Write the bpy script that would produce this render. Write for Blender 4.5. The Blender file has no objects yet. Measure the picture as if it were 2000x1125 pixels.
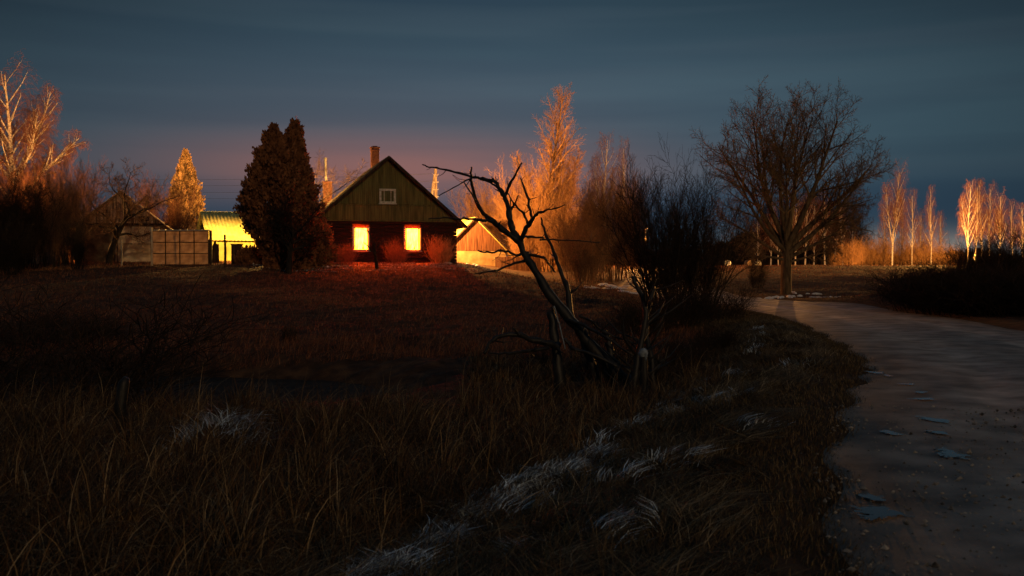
import bpy, math, random
import numpy as np
from mathutils import Vector, Matrix
C = bpy.context.scene
COL = C.collection
R = math.radians
F = 1944.0            # focal length in photo pixels (35 mm on 36 mm wide, 2000 px)
HZ = 520.0            # horizon row
CH = 1.6              # camera height

# ------------------------------------------------------------------ camera
cd = bpy.data.cameras.new('camera'); cam = bpy.data.objects.new('camera', cd); COL.objects.link(cam)
cd.sensor_width = 36; cd.lens = 35.0; cd.clip_end = 3000; cd.clip_start = 0.05
cam.location = (0, 0, CH)
cam.rotation_euler = (R(90 - 1.25), 0, 0)
cd.dof.use_dof = True; cd.dof.focus_distance = 45; cd.dof.aperture_fstop = 4.0
C.camera = cam
C.view_settings.view_transform = 'Standard'; C.view_settings.look = 'None'
C.view_settings.exposure = 0; C.view_settings.gamma = 1
C.cycles.use_denoising = True
C.cycles.max_bounces = 5; C.cycles.diffuse_bounces = 2; C.cycles.glossy_bounces = 2
C.cycles.transmission_bounces = 4; C.cycles.transparent_max_bounces = 6
C.cycles.sample_clamp_indirect = 2.0

# ------------------------------------------------------------------ world (dusk sky, bands of thin cloud)
W = bpy.data.worlds.new("World"); C.world = W; W.use_nodes = True
nt = W.node_tree; N = nt.nodes; L = nt.links; N.clear()
def nd(t, **k):
    n = N.new(t)
    for a, b in k.items(): setattr(n, a, b)
    return n
def mth(op, a, b=None, clamp=False):
    n = nd('ShaderNodeMath', operation=op); n.use_clamp = clamp
    for i, v in enumerate((a, b)):
        if v is None: continue
        if isinstance(v, (int, float)): n.inputs[i].default_value = v
        else: L.new(v, n.inputs[i])
    return n.outputs[0]
def mixc(fac, a, b, bt='MIX'):
    n = nd('ShaderNodeMix', data_type='RGBA', blend_type=bt)
    for i, v in ((0, fac), (6, a), (7, b)):
        if isinstance(v, (int, float)): n.inputs[i].default_value = v
        elif isinstance(v, tuple): n.inputs[i].default_value = (*v, 1)
        else: L.new(v, n.inputs[i])
    return n.outputs[2]
tc = nd('ShaderNodeTexCoord'); sep = nd('ShaderNodeSeparateXYZ'); L.new(tc.outputs['Generated'], sep.inputs[0])
X, Y, Z = sep.outputs
def srgb(r, g, b):
    return tuple(((c/255)/12.92 if c/255 <= .04045 else ((c/255+.055)/1.055)**2.4) for c in (r, g, b))
ramp = nd('ShaderNodeValToRGB'); L.new(mth('MULTIPLY', Z, 3.0, True), ramp.inputs[0])
cr = ramp.color_ramp; cr.interpolation = 'EASE'
stops = [(0.0, (52, 64, 72)), (.05, (58, 72, 80)), (.085, (38, 60, 76)), (.16, (40, 62, 78)), (.30, (52, 74, 86)), (.50, (54, 76, 88)), (.78, (38, 56, 68)), (1.0, (32, 46, 58))]
while len(cr.elements) < len(stops): cr.elements.new(.5)
for e, (p, c) in zip(cr.elements, stops): e.position = p; e.color = (*srgb(*c), 1)
sky = ramp.outputs[0]
def blob(az, el, wa, we):
    dx = mth('SUBTRACT', mth('ARCTAN2', X, Y), R(az)); dz = mth('SUBTRACT', Z, math.sin(R(el)))
    a = mth('POWER', mth('DIVIDE', dx, R(wa)), 2.0); b = mth('POWER', mth('DIVIDE', dz, R(we)), 2.0)
    return mth('EXPONENT', mth('MULTIPLY', mth('ADD', a, b), -1.0))
def bands(sx, sz, det, seed):
    mp = nd('ShaderNodeMapping'); L.new(tc.outputs['Generated'], mp.inputs[0]); mp.inputs['Scale'].default_value = (sx, sx, sz); mp.inputs['Location'].default_value = (seed, seed*.7, 0)
    no = nd('ShaderNodeTexNoise'); L.new(mp.outputs[0], no.inputs[0]); no.inputs['Scale'].default_value = 1; no.inputs['Detail'].default_value = det
    no.inputs['Roughness'].default_value = .45
    return no.outputs[0]
b1 = mth('MULTIPLY', mth('SUBTRACT', bands(1.6, 26, 3, 3.1), .5), 5.0)
b1 = mth('ADD', b1, .5, True)
sky = mixc(mth('MULTIPLY', b1, .36), sky, srgb(36, 52, 68))
b2 = mth('ADD', mth('MULTIPLY', mth('SUBTRACT', bands(2.0, 34, 2, 9.3), .52), 6.0), .2, True)
sky = mixc(mth('MULTIPLY', b2, .18), sky, srgb(66, 80, 90))
# glow of the village and of a far town on the underside of the cloud, and the lighter strip low on the right
sky = mixc(mth('MULTIPLY', mth('MULTIPLY', blob(-7, 5.6, 13, 1.9), mth('ADD', mth('MULTIPLY', b1, -.35), 1.0)), 1.0), sky, srgb(124, 86, 82))
sky = mixc(mth('MULTIPLY', blob(-8, 8.5, 18, 3.0), .35), sky, srgb(78, 78, 88))
sky = mixc(mth('MULTIPLY', blob(21, .9, 7, .9), .75), sky, srgb(150, 142, 132))
sky = mixc(mth('MULTIPLY', blob(24, 4.0, 9, 1.3), .25), sky, srgb(32, 54, 72))
# lens vignette put into the sky: darker to the sides and upper corners
az = mth('ABSOLUTE', mth('ARCTAN2', X, Y))
fall = mth('SUBTRACT', 1.0, mth('MULTIPLY', mth('POWER', mth('MULTIPLY', az, 1.9, True), 2.0), .45))
zf = mth('SUBTRACT', 1.0, mth('MULTIPLY', mth('MULTIPLY', mth('SUBTRACT', Z, .12), 4.0, True), mth('MULTIPLY', mth('POWER', mth('MULTIPLY', az, 2.2, True), 1.5), .35)))
zb = mth('ADD', 1.0, mth('MULTIPLY', mth('MULTIPLY', mth('SUBTRACT', Z, .33), 2.5, True), 1.25))   # sky above the view, brightened to light the ground and frost
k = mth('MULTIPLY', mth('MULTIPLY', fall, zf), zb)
comb = nd('ShaderNodeCombineColor'); [L.new(k, comb.inputs[i]) for i in range(3)]
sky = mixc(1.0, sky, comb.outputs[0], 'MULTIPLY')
nish = nd('ShaderNodeTexSky'); nish.sky_type = 'NISHITA'; nish.sun_disc = False; nish.sun_elevation = R(0.5); nish.sun_rotation = R(158)
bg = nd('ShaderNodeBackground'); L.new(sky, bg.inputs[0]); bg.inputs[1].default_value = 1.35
bg2 = nd('ShaderNodeBackground'); L.new(nish.outputs[0], bg2.inputs[0]); bg2.inputs[1].default_value = .002
ads = nd('ShaderNodeAddShader'); L.new(bg.outputs[0], ads.inputs[0]); L.new(bg2.outputs[0], ads.inputs[1])
wo = nd('ShaderNodeOutputWorld'); L.new(ads.outputs[0], wo.inputs[0])

# low warm light from behind the camera on the right (very weak at this hour)
sd = bpy.data.lights.new('sun', 'SUN'); so = bpy.data.objects.new('sun', sd); COL.objects.link(so)
sd.energy = .42; sd.angle = R(1.5); sd.color = (1, .66, .34)
so.rotation_euler = Vector((-.34, .92, -.24)).to_track_quat('-Z', 'Y').to_euler(); so.location = (8, -20, 12)

# ------------------------------------------------------------------ terrain
def sm(t):
    t = np.clip(t, 0, 1); return t*t*(3-2*t)
def wav(x, y, s, k=0.0):
    return (np.sin(x*s+1.3+k)*np.cos(y*s*1.17+2.1*k) + .5*np.sin(x*s*2.3-y*s*1.9+k*3) + .25*np.sin(x*s*4.7+y*s*5.3+k))/1.75
RC = [(2.4,-12),(3.2,-6),(3.9,0),(4.45,5),(6.5,11),(8.5,16),(10.1,24),(11.2,32),(11.4,40),(10.4,47),(9.2,54),(9.0,62),(10.5,74),(15,90),(24,110)]
def catmull(P, n=10):
    out = []
    for i in range(len(P)-1):
        p0 = P[max(i-1, 0)]; p1 = P[i]; p2 = P[i+1]; p3 = P[min(i+2, len(P)-1)]
        for j in range(n):
            t = j/n
            out.append(tuple(.5*(2*p1[k]+(-p0[k]+p2[k])*t+(2*p0[k]-5*p1[k]+4*p2[k]-p3[k])*t*t+(-p0[k]+3*p1[k]-3*p2[k]+p3[k])*t**3) for k in range(len(p1))))
    out.append(tuple(P[-1])); return out
RL = np.array(catmull(RC, 8)); HWD = 2.75
def road_d(x, y):
    x = np.asarray(x, float); y = np.asarray(y, float); d = np.full(x.shape, 1e9)
    for a, b in zip(RL[:-1], RL[1:]):
        ab = b-a; t = np.clip(((x-a[0])*ab[0]+(y-a[1])*ab[1])/(ab@ab), 0, 1)
        d = np.minimum(d, np.hypot(x-a[0]-t*ab[0], y-a[1]-t*ab[1]))
    return d
def H(x, y, rough=True):
    x = np.asarray(x, float); y = np.asarray(y, float)
    left = np.interp(y, [-20, 0, 5, 9, 14, 20, 24, 32, 44, 54, 62, 300], [-.05, -.15, -.3, -.42, -.5, -.5, -.36, .12, .95, 1.62, 1.82, 1.8])
    left2 = np.interp(y, [-20, 0, 5, 9, 14, 20, 24, 32, 44, 50, 55, 58, 60, 64, 300], [-.05, -.15, -.3, -.42, -.5, -.5, -.36, .05, .74, 1.13, 1.5, 1.74, 1.80, 1.84, 1.8])
    left = left+(left2-left)*sm((x+14.5)/3)
    right = np.interp(y, [-20, 0, 50, 58, 70, 90, 110, 300], [0, 0, 0, .35, .95, 1.62, 1.5, 1.3])
    xe = np.interp(y, [-20, 0, 5, 11, 16, 24, 37, 46, 60, 75, 90], [-1, .4, 1.2, 3.2, 5.0, 6.5, 7.8, 7.2, 3.0, 3.5, 4.0])
    w = np.interp(y, [0, 20, 45, 60, 90], [2.6, 3.2, 7, 8, 9])
    a = sm((xe-x)/w)
    h = right*(1-a) + left*a
    # pond hollow
    dx = np.where(x < -9, np.minimum(x+9, 0)*.30, (x+9)/7.5); r = np.sqrt(dx**2+((y-18.3-.02*x)/4.0)**2)
    h = h - .62*sm((1.15-r)/.5)
    # scrub covered mound right of the road
    h = h + 1.25*np.exp(-(((x-22)/6.0)**2+((y-42)/5.5)**2)**1.5)
    h = h + np.where(y > 120, (y-120)*-.01, 0)
    if rough:
        rd = road_d(x, y); m = sm((rd-HWD)/1.5)
        h = h + m*(wav(x, y, .55)*.07 + wav(x, y, 2.1, 1)*.035 + wav(x, y, 5.2, 2)*.012 + np.where((y < 26) & (x > -6), 1, 0)*sm((rd-HWD-.2)/.8)*(.05*wav(x, y, 3.9, 6)+.03*wav(x, y, 7.7, 3)))
        h = h - .05*(1-sm((rd-HWD+.2)/.5)) + .04*sm((rd-HWD)/.6)
    return h
def h1(x, y): return float(H(np.array([x]), np.array([y]))[0])
def at(px, d): return ((px-1000)/F*d, d)
def zz(py, d): return CH-(py-HZ)/F*d

# ------------------------------------------------------------------ helpers
def setp(o, label=None, cat=None, group=None, kind=None):
    for k, v in (('label', label), ('category', cat), ('group', group), ('kind', kind)):
        if v: o[k] = v
    return o
def empty(name, loc=(0, 0, 0), rz=0, label=None, cat=None, group=None):
    o = bpy.data.objects.new(name, None); COL.objects.link(o); o.location = loc; o.rotation_euler = (0, 0, rz); o.empty_display_size = .2
    return setp(o, label, cat, group)
def link(name, me, m=None, parent=None):
    o = bpy.data.objects.new(name, me); COL.objects.link(o)
    if m: me.materials.append(m)
    if parent: o.parent = parent
    return o
def quads_mesh(name, v, f, smooth=True, col=None):
    """v (n,3), f (m,4) or (m,3) numpy"""
    me = bpy.data.meshes.new(name); k = f.shape[1]
    me.vertices.add(len(v)); me.vertices.foreach_set('co', np.ascontiguousarray(v, np.float32).ravel())
    me.loops.add(f.size); me.loops.foreach_set('vertex_index', np.ascontiguousarray(f, np.int32).ravel())
    me.polygons.add(len(f)); me.polygons.foreach_set('loop_start', np.arange(0, f.size, k, dtype=np.int32))
    me.polygons.foreach_set('loop_total', np.full(len(f), k, np.int32))
    me.polygons.foreach_set('use_smooth', np.full(len(f), smooth))
    if col is not None:
        at_ = me.color_attributes.new('Col', 'FLOAT_COLOR', 'POINT'); at_.data.foreach_set('color', np.ascontiguousarray(col, np.float32).ravel())
    me.update(calc_edges=True); return me
def tubes(lines, sides):
    """lines: list of (pts list, radii list) -> v, f arrays"""
    g = {}
    for p, r in lines: g.setdefault(len(p), []).append((p, r))
    VV, FF, off = [], [], 0
    for K, ls in g.items():
        P = np.array([[tuple(q) for q in l[0]] for l in ls], float); Rr = np.array([l[1] for l in ls], float); n = len(ls)
        T = np.empty_like(P); T[:, 1:-1] = P[:, 2:]-P[:, :-2]; T[:, 0] = P[:, 1]-P[:, 0]; T[:, -1] = P[:, -1]-P[:, -2]
        T /= np.linalg.norm(T, axis=2, keepdims=True)+1e-9
        ref = np.where(np.abs(T[:, :1, 2:3]) > .9, np.array([1., 0, 0]), np.array([0, 0, 1.])); ref = np.broadcast_to(ref, T.shape)
        U = np.cross(T, ref); U /= np.linalg.norm(U, axis=2, keepdims=True)+1e-9; V = np.cross(T, U)
        a = np.arange(sides)*2*math.pi/sides
        ring = P[:, :, None]+Rr[:, :, None, None]*(np.cos(a)[None, None, :, None]*U[:, :, None]+np.sin(a)[None, None, :, None]*V[:, :, None])
        VV.append(ring.reshape(-1, 3))
        idx = off+np.arange(n*K*sides).reshape(n, K, sides); nx = np.roll(idx, -1, axis=2)
        FF.append(np.stack([idx[:, :-1], nx[:, :-1], nx[:, 1:], idx[:, 1:]], -1).reshape(-1, 4)); off += n*K*sides
    return np.concatenate(VV), np.concatenate(FF)
def tube_mesh(name, groups):
    vs, fs, off = [], [], 0
    for lines, s in groups:
        if not lines: continue
        v, f = tubes(lines, s); vs.append(v); fs.append(f+off); off += len(v)
    return quads_mesh(name, np.concatenate(vs), np.concatenate(fs))

class MB:
    def __init__(s): s.v = []; s.f = []
    def add(s, v, f):
        o = len(s.v); s.v += [tuple(p) for p in v]; s.f += [tuple(i+o for i in q) for q in f]; return s
    def box(s, c, d, rot=None):
        x, y, z = (q/2 for q in d); v = [Vector((i*x, j*y, k*z)) for i in (-1, 1) for j in (-1, 1) for k in (-1, 1)]
        if rot is not None: v = [rot @ p for p in v]
        c = Vector(c); return s.add([p+c for p in v], [(0, 1, 3, 2), (4, 6, 7, 5), (0, 4, 5, 1), (2, 3, 7, 6), (0, 2, 6, 4), (1, 5, 7, 3)])
    def prism(s, poly, y0, y1):     # polygon in x,z extruded along y
        n = len(poly); v = [(x, y0, z) for x, z in poly]+[(x, y1, z) for x, z in poly]
        return s.add(v, [tuple(range(n)), tuple(range(2*n-1, n-1, -1))]+[(i+n, (i+1) % n+n, (i+1) % n, i) for i in range(n)])
    def bar(s, a, b, w, h=None):    # square bar between two points
        a = Vector(a); b = Vector(b); d = b-a; q = d.to_track_quat('Y', 'Z').to_matrix(); return s.box((a+b)/2, (w, d.length, h or w), q)
    def tube(s, pts, rad, sides=8, cap=True):
        v, f = tubes([(pts, rad)], sides); n = len(v); fs = [tuple(int(i) for i in q) for q in f]
        if cap: fs += [tuple(range(sides))[::-1], tuple(range(n-sides, n))]
        return s.add(v.tolist(), fs)
    def build(s, name, m, parent=None, smooth=False, bevel=0):
        me = bpy.data.meshes.new(name); me.from_pydata(s.v, [], s.f); me.update()
        if smooth: me.polygons.foreach_set('use_smooth', [True]*len(me.polygons))
        o = link(name, me, m, parent)
        if bevel:
            b = o.modifiers.new('bevel', 'BEVEL'); b.width = bevel; b.segments = 2; b.limit_method = 'ANGLE'
        return o

def mat(name, c1, c2=None, scale=5, rough=.85, bump=.3, stretch=(1, 1, 1), detail=5, spec=.2, thr=(.35, .65), attr=False, metal=0, c3=None, bscale=None):
    m = bpy.data.materials.new(name); m.use_nodes = True; t = m.node_tree; b = t.nodes['Principled BSDF']
    b.inputs['Roughness'].default_value = rough; b.inputs['Specular IOR Level'].default_value = spec; b.inputs['Metallic'].default_value = metal
    tcn = t.nodes.new('ShaderNodeTexCoord'); mp = t.nodes.new('ShaderNodeMapping'); mp.inputs['Scale'].default_value = stretch; t.links.new(tcn.outputs['Object'], mp.inputs[0])
    no = t.nodes.new('ShaderNodeTexNoise'); no.inputs['Scale'].default_value = scale; no.inputs['Detail'].default_value = detail; t.links.new(mp.outputs[0], no.inputs[0])
    rp = t.nodes.new('ShaderNodeValToRGB'); t.links.new(no.outputs[0], rp.inputs[0]); rp.color_ramp.elements[0].position = thr[0]; rp.color_ramp.elements[1].position = thr[1]
    rp.color_ramp.elements[0].color = (*c1, 1); rp.color_ramp.elements[1].color = (*(c2 or c1), 1)
    if c3: e = rp.color_ramp.elements.new((thr[0]+thr[1])/2); e.color = (*c3, 1)
    out = rp.outputs[0]
    if attr:
        a = t.nodes.new('ShaderNodeAttribute'); a.attribute_name = 'Col'; mx = t.nodes.new('ShaderNodeMix'); mx.data_type = 'RGBA'; mx.blend_type = 'MULTIPLY'; mx.inputs[0].default_value = 1
        t.links.new(a.outputs['Color'], mx.inputs[6]); t.links.new(out, mx.inputs[7]); out = mx.outputs[2]
    t.links.new(out, b.inputs['Base Color'])
    if bump:
        bp = t.nodes.new('ShaderNodeBump'); bp.inputs['Strength'].default_value = bump; bp.inputs['Distance'].default_value = .02
        n2 = no
        if bscale: n2 = t.nodes.new('ShaderNodeTexNoise'); n2.inputs['Scale'].default_value = bscale; n2.inputs['Detail'].default_value = 6; t.links.new(mp.outputs[0], n2.inputs[0])
        t.links.new(n2.outputs[0], bp.inputs['Height']); t.links.new(bp.outputs[0], b.inputs['Normal'])
    return m
def emat(name, nodes):
    m = bpy.data.materials.new(name); m.use_nodes = True; return m

M = {}
M['ground'] = mat('ground', (.032, .016, .008), (.10, .050, .024), 3.0, .95, .8, detail=10, bscale=14, c3=(.06, .030, .015))
M['grass'] = mat('dry_grass', (.8, .8, .8), (1.1, 1.1, 1.1), 3, .8, 0, attr=True)
M['road'] = mat('road_gravel', (.16, .14, .115), (.44, .385, .325), 1.7, .66, .45, detail=12, spec=.45, bscale=38, attr=True)
M['stone'] = mat('stone', (.04, .035, .03), (.42, .38, .33), 9, .8, .3)
M['bark'] = mat('oak_bark', (.06, .038, .020), (.18, .115, .06), 7, .9, .6, stretch=(1, 1, .3))
M['bark_dark'] = mat('dark_bark', (.010, .008, .006), (.035, .024, .017), 8, .9, .5, stretch=(1, 1, .3))
M['bark_dead'] = mat('dead_wood', (.005, .005, .005), (.022, .019, .016), 12, .55, .6, stretch=(1, 1, .35), spec=.4)
M['twig_brown'] = mat('brown_twigs', (.11, .058, .03), (.26, .14, .07), 6, .85, 0)
M['twig_dark'] = mat('dark_twigs', (.012, .008, .006), (.04, .025, .016), 5, .9, 0)
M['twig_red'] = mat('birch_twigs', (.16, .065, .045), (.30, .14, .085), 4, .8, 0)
M['oak_twig'] = mat('oak_twigs', (.09, .058, .03), (.24, .155, .078), 5, .85, 0)
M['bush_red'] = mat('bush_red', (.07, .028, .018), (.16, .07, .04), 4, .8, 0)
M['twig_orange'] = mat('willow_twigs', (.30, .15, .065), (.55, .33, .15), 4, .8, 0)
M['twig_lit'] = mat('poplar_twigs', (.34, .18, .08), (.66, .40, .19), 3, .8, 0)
M['birch_bark'] = mat('birch_bark', (.05, .04, .035), (.78, .70, .60), 5, .7, .2, stretch=(1, 1, 2.6), thr=(.36, .46), detail=3)
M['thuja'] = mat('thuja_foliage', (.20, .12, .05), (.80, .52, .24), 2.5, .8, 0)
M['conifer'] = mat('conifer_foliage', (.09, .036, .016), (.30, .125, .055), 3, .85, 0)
M['snow'] = mat('snow', (.55, .56, .58), (.85, .86, .88), 9, .6, .5)
M['frost_blade'] = mat('frosted_blades', (.5, .54, .56), (.85, .9, .93), 8, .55, 0, thr=(.4, .6), attr=True)
M['old_frost'] = mat('old_frost', (.12, .14, .16), (.28, .33, .37), 14, .7, .6)
M['water'] = mat('pond_water', (.018, .011, .006), (.05, .029, .015), 2.5, .6, .3, spec=.04, bscale=6)
M['wet_mud'] = mat('wet_mud', (.03, .026, .022), (.07, .06, .05), 22, .42, .6, spec=.4)
M['puddle'] = mat('puddle_water', (.05, .045, .04), None, 1, .14, 0, spec=.55)

t_ = M['puddle'].node_tree; at_n = t_.nodes.new('ShaderNodeAttribute'); at_n.attribute_name = 'Col'; n_n = t_.nodes.new('ShaderNodeTexNoise'); n_n.inputs['Scale'].default_value = 9; n_n.inputs['Detail'].default_value = 8; n_n.inputs['Roughness'].default_value = .7
tc_n = t_.nodes.new('ShaderNodeTexCoord'); t_.links.new(tc_n.outputs['Object'], n_n.inputs[0]); ad_n = t_.nodes.new('ShaderNodeMath'); ad_n.operation = 'ADD'; t_.links.new(at_n.outputs['Fac'], ad_n.inputs[0]); t_.links.new(n_n.outputs[0], ad_n.inputs[1])
rp_n = t_.nodes.new('ShaderNodeValToRGB'); rp_n.color_ramp.elements[0].position = .80; rp_n.color_ramp.elements[1].position = .88; t_.links.new(ad_n.outputs[0], rp_n.inputs[0])
mu_n = t_.nodes.new('ShaderNodeMath'); mu_n.operation = 'MULTIPLY_ADD'; mu_n.inputs[1].default_value = 3.2; mu_n.inputs[2].default_value = -1.15; t_.links.new(n_n.outputs[0], mu_n.inputs[0]); t_.links.new(mu_n.outputs[0], ad_n.inputs[1])
rp_n.color_ramp.elements[0].color = (0, 0, 0, 1); t_.links.new(rp_n.outputs[0], t_.nodes['Principled BSDF'].inputs['Alpha'])

# ------------------------------------------------------------------ ground sheet
def grid(xs, ys, zf):
    XX, YY = np.meshgrid(xs, ys); ZZ = zf(XX, YY); v = np.stack([XX, YY, ZZ], -1).reshape(-1, 3)
    n = len(xs); i = np.arange(len(ys)-1)[:, None]*n+np.arange(n-1)[None]; f = np.stack([i, i+1, i+1+n, i+n], -1).reshape(-1, 4); return v, f
xs = np.concatenate([np.arange(-400, -60, 20), np.arange(-60, -18, 1.0), np.arange(-18, 18, .16), np.arange(18, 60, .8), np.arange(60, 421, 20)])
ys = np.concatenate([np.arange(-30, 2, 1.0), np.arange(2, 27, .16), np.arange(27, 65, .4), np.arange(65, 130, 1.3), np.arange(130, 900, 40)])
v, f = grid(xs, ys, H)
g = link('ground', quads_mesh('ground', v, f), M['ground']); g['kind'] = 'structure'; g['label'] = 'dark winter meadow sloping up from the pond to the house'

# road sheet
rv, rc = [], []; na = 45
Tn = np.gradient(RL, axis=0)
# denser stations
st = []
for i in range(len(RL)-1):
    k_ = 6 if RL[i][1] < 26 else 2
    for j in range(k_): st.append(RL[i]+(RL[i+1]-RL[i])*j/k_)
st = np.array(st); Tn = np.gradient(st, axis=0); Tn /= np.linalg.norm(Tn, axis=1, keepdims=True); NR = np.stack([Tn[:, 1], -Tn[:, 0]], 1)
u = np.linspace(-1, 1, na)
PX = st[:, None, 0]+NR[:, None, 0]*u[None]*HWD*(1+.05*np.sin(np.arange(len(st))*.35)[:, None]*(np.abs(u)[None]))
PY = st[:, None, 1]+NR[:, None, 1]*u[None]*HWD
base = H(PX, PY, False)
crown = .05*(1-u**2)[None]-.03*np.exp(-((np.abs(u)-.38)/.11)**2)[None]
PZ = base-.02+crown+wav(PX, PY, 1.1, 4)*.006-.06*sm((np.abs(u)-.93)/.07)[None]
sh = .80+.42*np.exp(-((np.abs(u)-.36)/.14)**2)-.25*sm((np.abs(u)-.70)/.2)
cl = sh[None]*(1+.22*wav(PX, PY, 1.4, 7))*(1+.10*wav(PX*3, PY, 3.7, 1)); cl = np.clip(cl, .3, 1.5)
mud = sm((np.abs(u)-.62)/.25)[None]
rgb = np.stack([cl*(1+.12*mud), cl*(1-.03*mud), cl*(1-.16*mud), np.ones_like(cl)], -1).reshape(-1, 4)
i = np.arange(len(st)-1)[:, None]*na+np.arange(na-1)[None]; f = np.stack([i, i+1, i+1+na, i+na], -1).reshape(-1, 4)
o = link('road', quads_mesh('road', np.stack([PX, PY, PZ], -1).reshape(-1, 3), f, True, rgb), M['road']); o['kind'] = 'structure'; o['label'] = 'wet gravel road curving away behind the willow'
def road_z(x, y):
    k_ = np.argmin(np.hypot(st[:, 0]-x, st[:, 1]-y)); uu = ((x-st[k_, 0])*NR[k_, 0]+(y-st[k_, 1])*NR[k_, 1])/HWD
    return h1s(x, y)-.02+.05*(1-uu**2)-.03*math.exp(-((abs(uu)-.38)/.11)**2)
def h1s(x, y): return float(H(np.array([x]), np.array([y]), False)[0])
# pond water
m = MB(); m.add([(-42, 12, -.78), (1, 12, -.78), (1, 24.5, -.78), (-42, 24.5, -.78)], [(0, 1, 2, 3)]); o = m.build('pond_water', M['water']); o['kind'] = 'structure'; o['label'] = 'dark still pond behind the tall grass'
# puddles
rng = random.Random(5)
for px, py, w_, l_ in ((1738, 848, .17, .40), (1862, 893, .22, .62), (1715, 1004, .26, .52), (1705, 975, .16, .3), (1832, 826, .2, .55), (1835, 850, .13, .3), (1775, 753, .16, .3), (1806, 783, .2, .25), (1712, 728, .22, .45), (1735, 735, .12, .3), (1800, 770, .16, .25)):
    d = CH*F/(py-HZ); x, y = at(px, d); n = 110; ph = [rng.random()*6.28 for _ in range(3)]
    z = road_z(x, y)+.016
    pts = []
    for k_ in range(n):
        a = k_*2*math.pi/n; rr = 1+.16*math.sin(2*a+ph[0])+.16*math.sin(3*a+ph[1])+.08*math.sin(6*a+ph[2])+.05*math.sin(11*a+ph[0])+.05*math.sin(19*a+ph[1])+.04*math.sin(31*a+ph[2])
        pts.append((x+w_*.78*rr*math.cos(a), y+l_*.50*rr*math.sin(a), z))
    V_ = np.array([(x, y, z)]+pts); F_ = np.array([(0, 1+k2, 1+(k2+1) % n) for k2 in range(n)]); c_ = np.zeros((n+1, 4)); c_[0] = 1
    o = link('puddle', quads_mesh('puddle', V_, F_, True, c_), M['puddle']); o['kind'] = 'structure'
# loose stones on the road
nr = np.random.default_rng(3); n = 11000; si = nr.integers(8, 190, n); uu = nr.uniform(-1, 1, n); uu = np.sign(uu)*np.abs(uu)**.7
si = np.minimum(si, len(st)-1)
cx = st[si, 0]+NR[si, 0]*uu*HWD+nr.normal(0, .1, n); cy = st[si, 1]+NR[si, 1]*uu*HWD+nr.normal(0, .1, n)
cz = H(cx, cy, False)-.02+.05*(1-uu**2)
s_ = nr.uniform(.004, .016, n)*nr.choice([1, 1, 1, 1, 1, 1.9], n)
oc = np.array([(1, 0, 0), (-1, 0, 0), (0, 1, 0), (0, -1, 0), (0, 0, .8), (0, 0, -.8)], float); ocf = np.array([(0, 2, 4), (2, 1, 4), (1, 3, 4), (3, 0, 4), (2, 0, 5), (1, 2, 5), (3, 1, 5), (0, 3, 5)])
vv = (oc[None]*s_[:, None, None]*nr.uniform(.6, 1.3, (n, 6, 1))+np.stack([cx, cy, cz], -1)[:, None]).reshape(-1, 3); ff = (ocf[None]+np.arange(n)[:, None, None]*6).reshape(-1, 3)
setp(link('loose_stones', quads_mesh('loose_stones', vv, ff, False), M['stone']), 'dark loose stones and clods strewn over the gravel road', 'stones', kind='stuff')

# ------------------------------------------------------------------ grass
PAL = np.array([(.16, .092, .040), (.10, .054, .022), (.25, .160, .075), (.045, .025, .012), (.14, .070, .028), (.36, .25, .13), (.035, .019, .010)])
def blades(x, y, ln, az, lean, curl, wd, nrg, pal=PAL, K=5, z0=None, gray=None):
    n = len(x); z = H(x, y) if z0 is None else z0; P = np.zeros((n, K, 3)); P[:, 0] = np.stack([x, y, z-.02], -1)
    ph = lean.copy(); a = az.copy(); stp = ln/(K-1)
    for i in range(1, K):
        P[:, i, 0] = P[:, i-1, 0]+stp*np.sin(ph)*np.cos(a); P[:, i, 1] = P[:, i-1, 1]+stp*np.sin(ph)*np.sin(a)
        P[:, i, 2] = np.maximum(P[:, i-1, 2]+stp*np.cos(ph), z+.01+.01*i); ph = ph+curl*(.6+.4*i); a = a+nrg.normal(0, .12, n)
    t = np.linspace(0, 1, K); w = wd[:, None]*(1-t**2*.92)[None]*.5
    tw = az+math.pi/2+nrg.normal(0, .5, n); S = np.stack([np.cos(tw), np.sin(tw), np.full(n, .15)], -1)
    A = P-S[:, None]*w[..., None]; B = P+S[:, None]*w[..., None]
    V = np.stack([A, B], 2).reshape(-1, 3); ii = np.arange(n)[:, None]*K*2+np.arange(K-1)[None]*2
    Fc = np.stack([ii, ii+1, ii+3, ii+2], -1).reshape(-1, 4)
    c = pal[nrg.integers(0, len(pal), n)]*nrg.uniform(.5, 1.3, (n, 1))
    if gray is not None: c = c*gray[:, None]
    c = np.concatenate([c, np.ones((n, 1))], 1)
    cc = np.repeat(c, K*2, 0); return V, Fc, cc
def join(parts):
    vs, fs, cs, off = [], [], [], 0
    for v, f, c in parts: vs.append(v); fs.append(f+off); cs.append(c); off += len(v)
    return np.concatenate(vs), np.concatenate(fs), np.concatenate(cs)
G = np.random.default_rng(11)
def crest_d(x, y):   # signed distance left of the verge crest line
    return np.interp(y, [0, 5.6, 8.1, 10.6, 15, 22, 30], [-2.6, -.9, .25, 1.4, 3.5, 5.4, 6.4])-x
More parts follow.
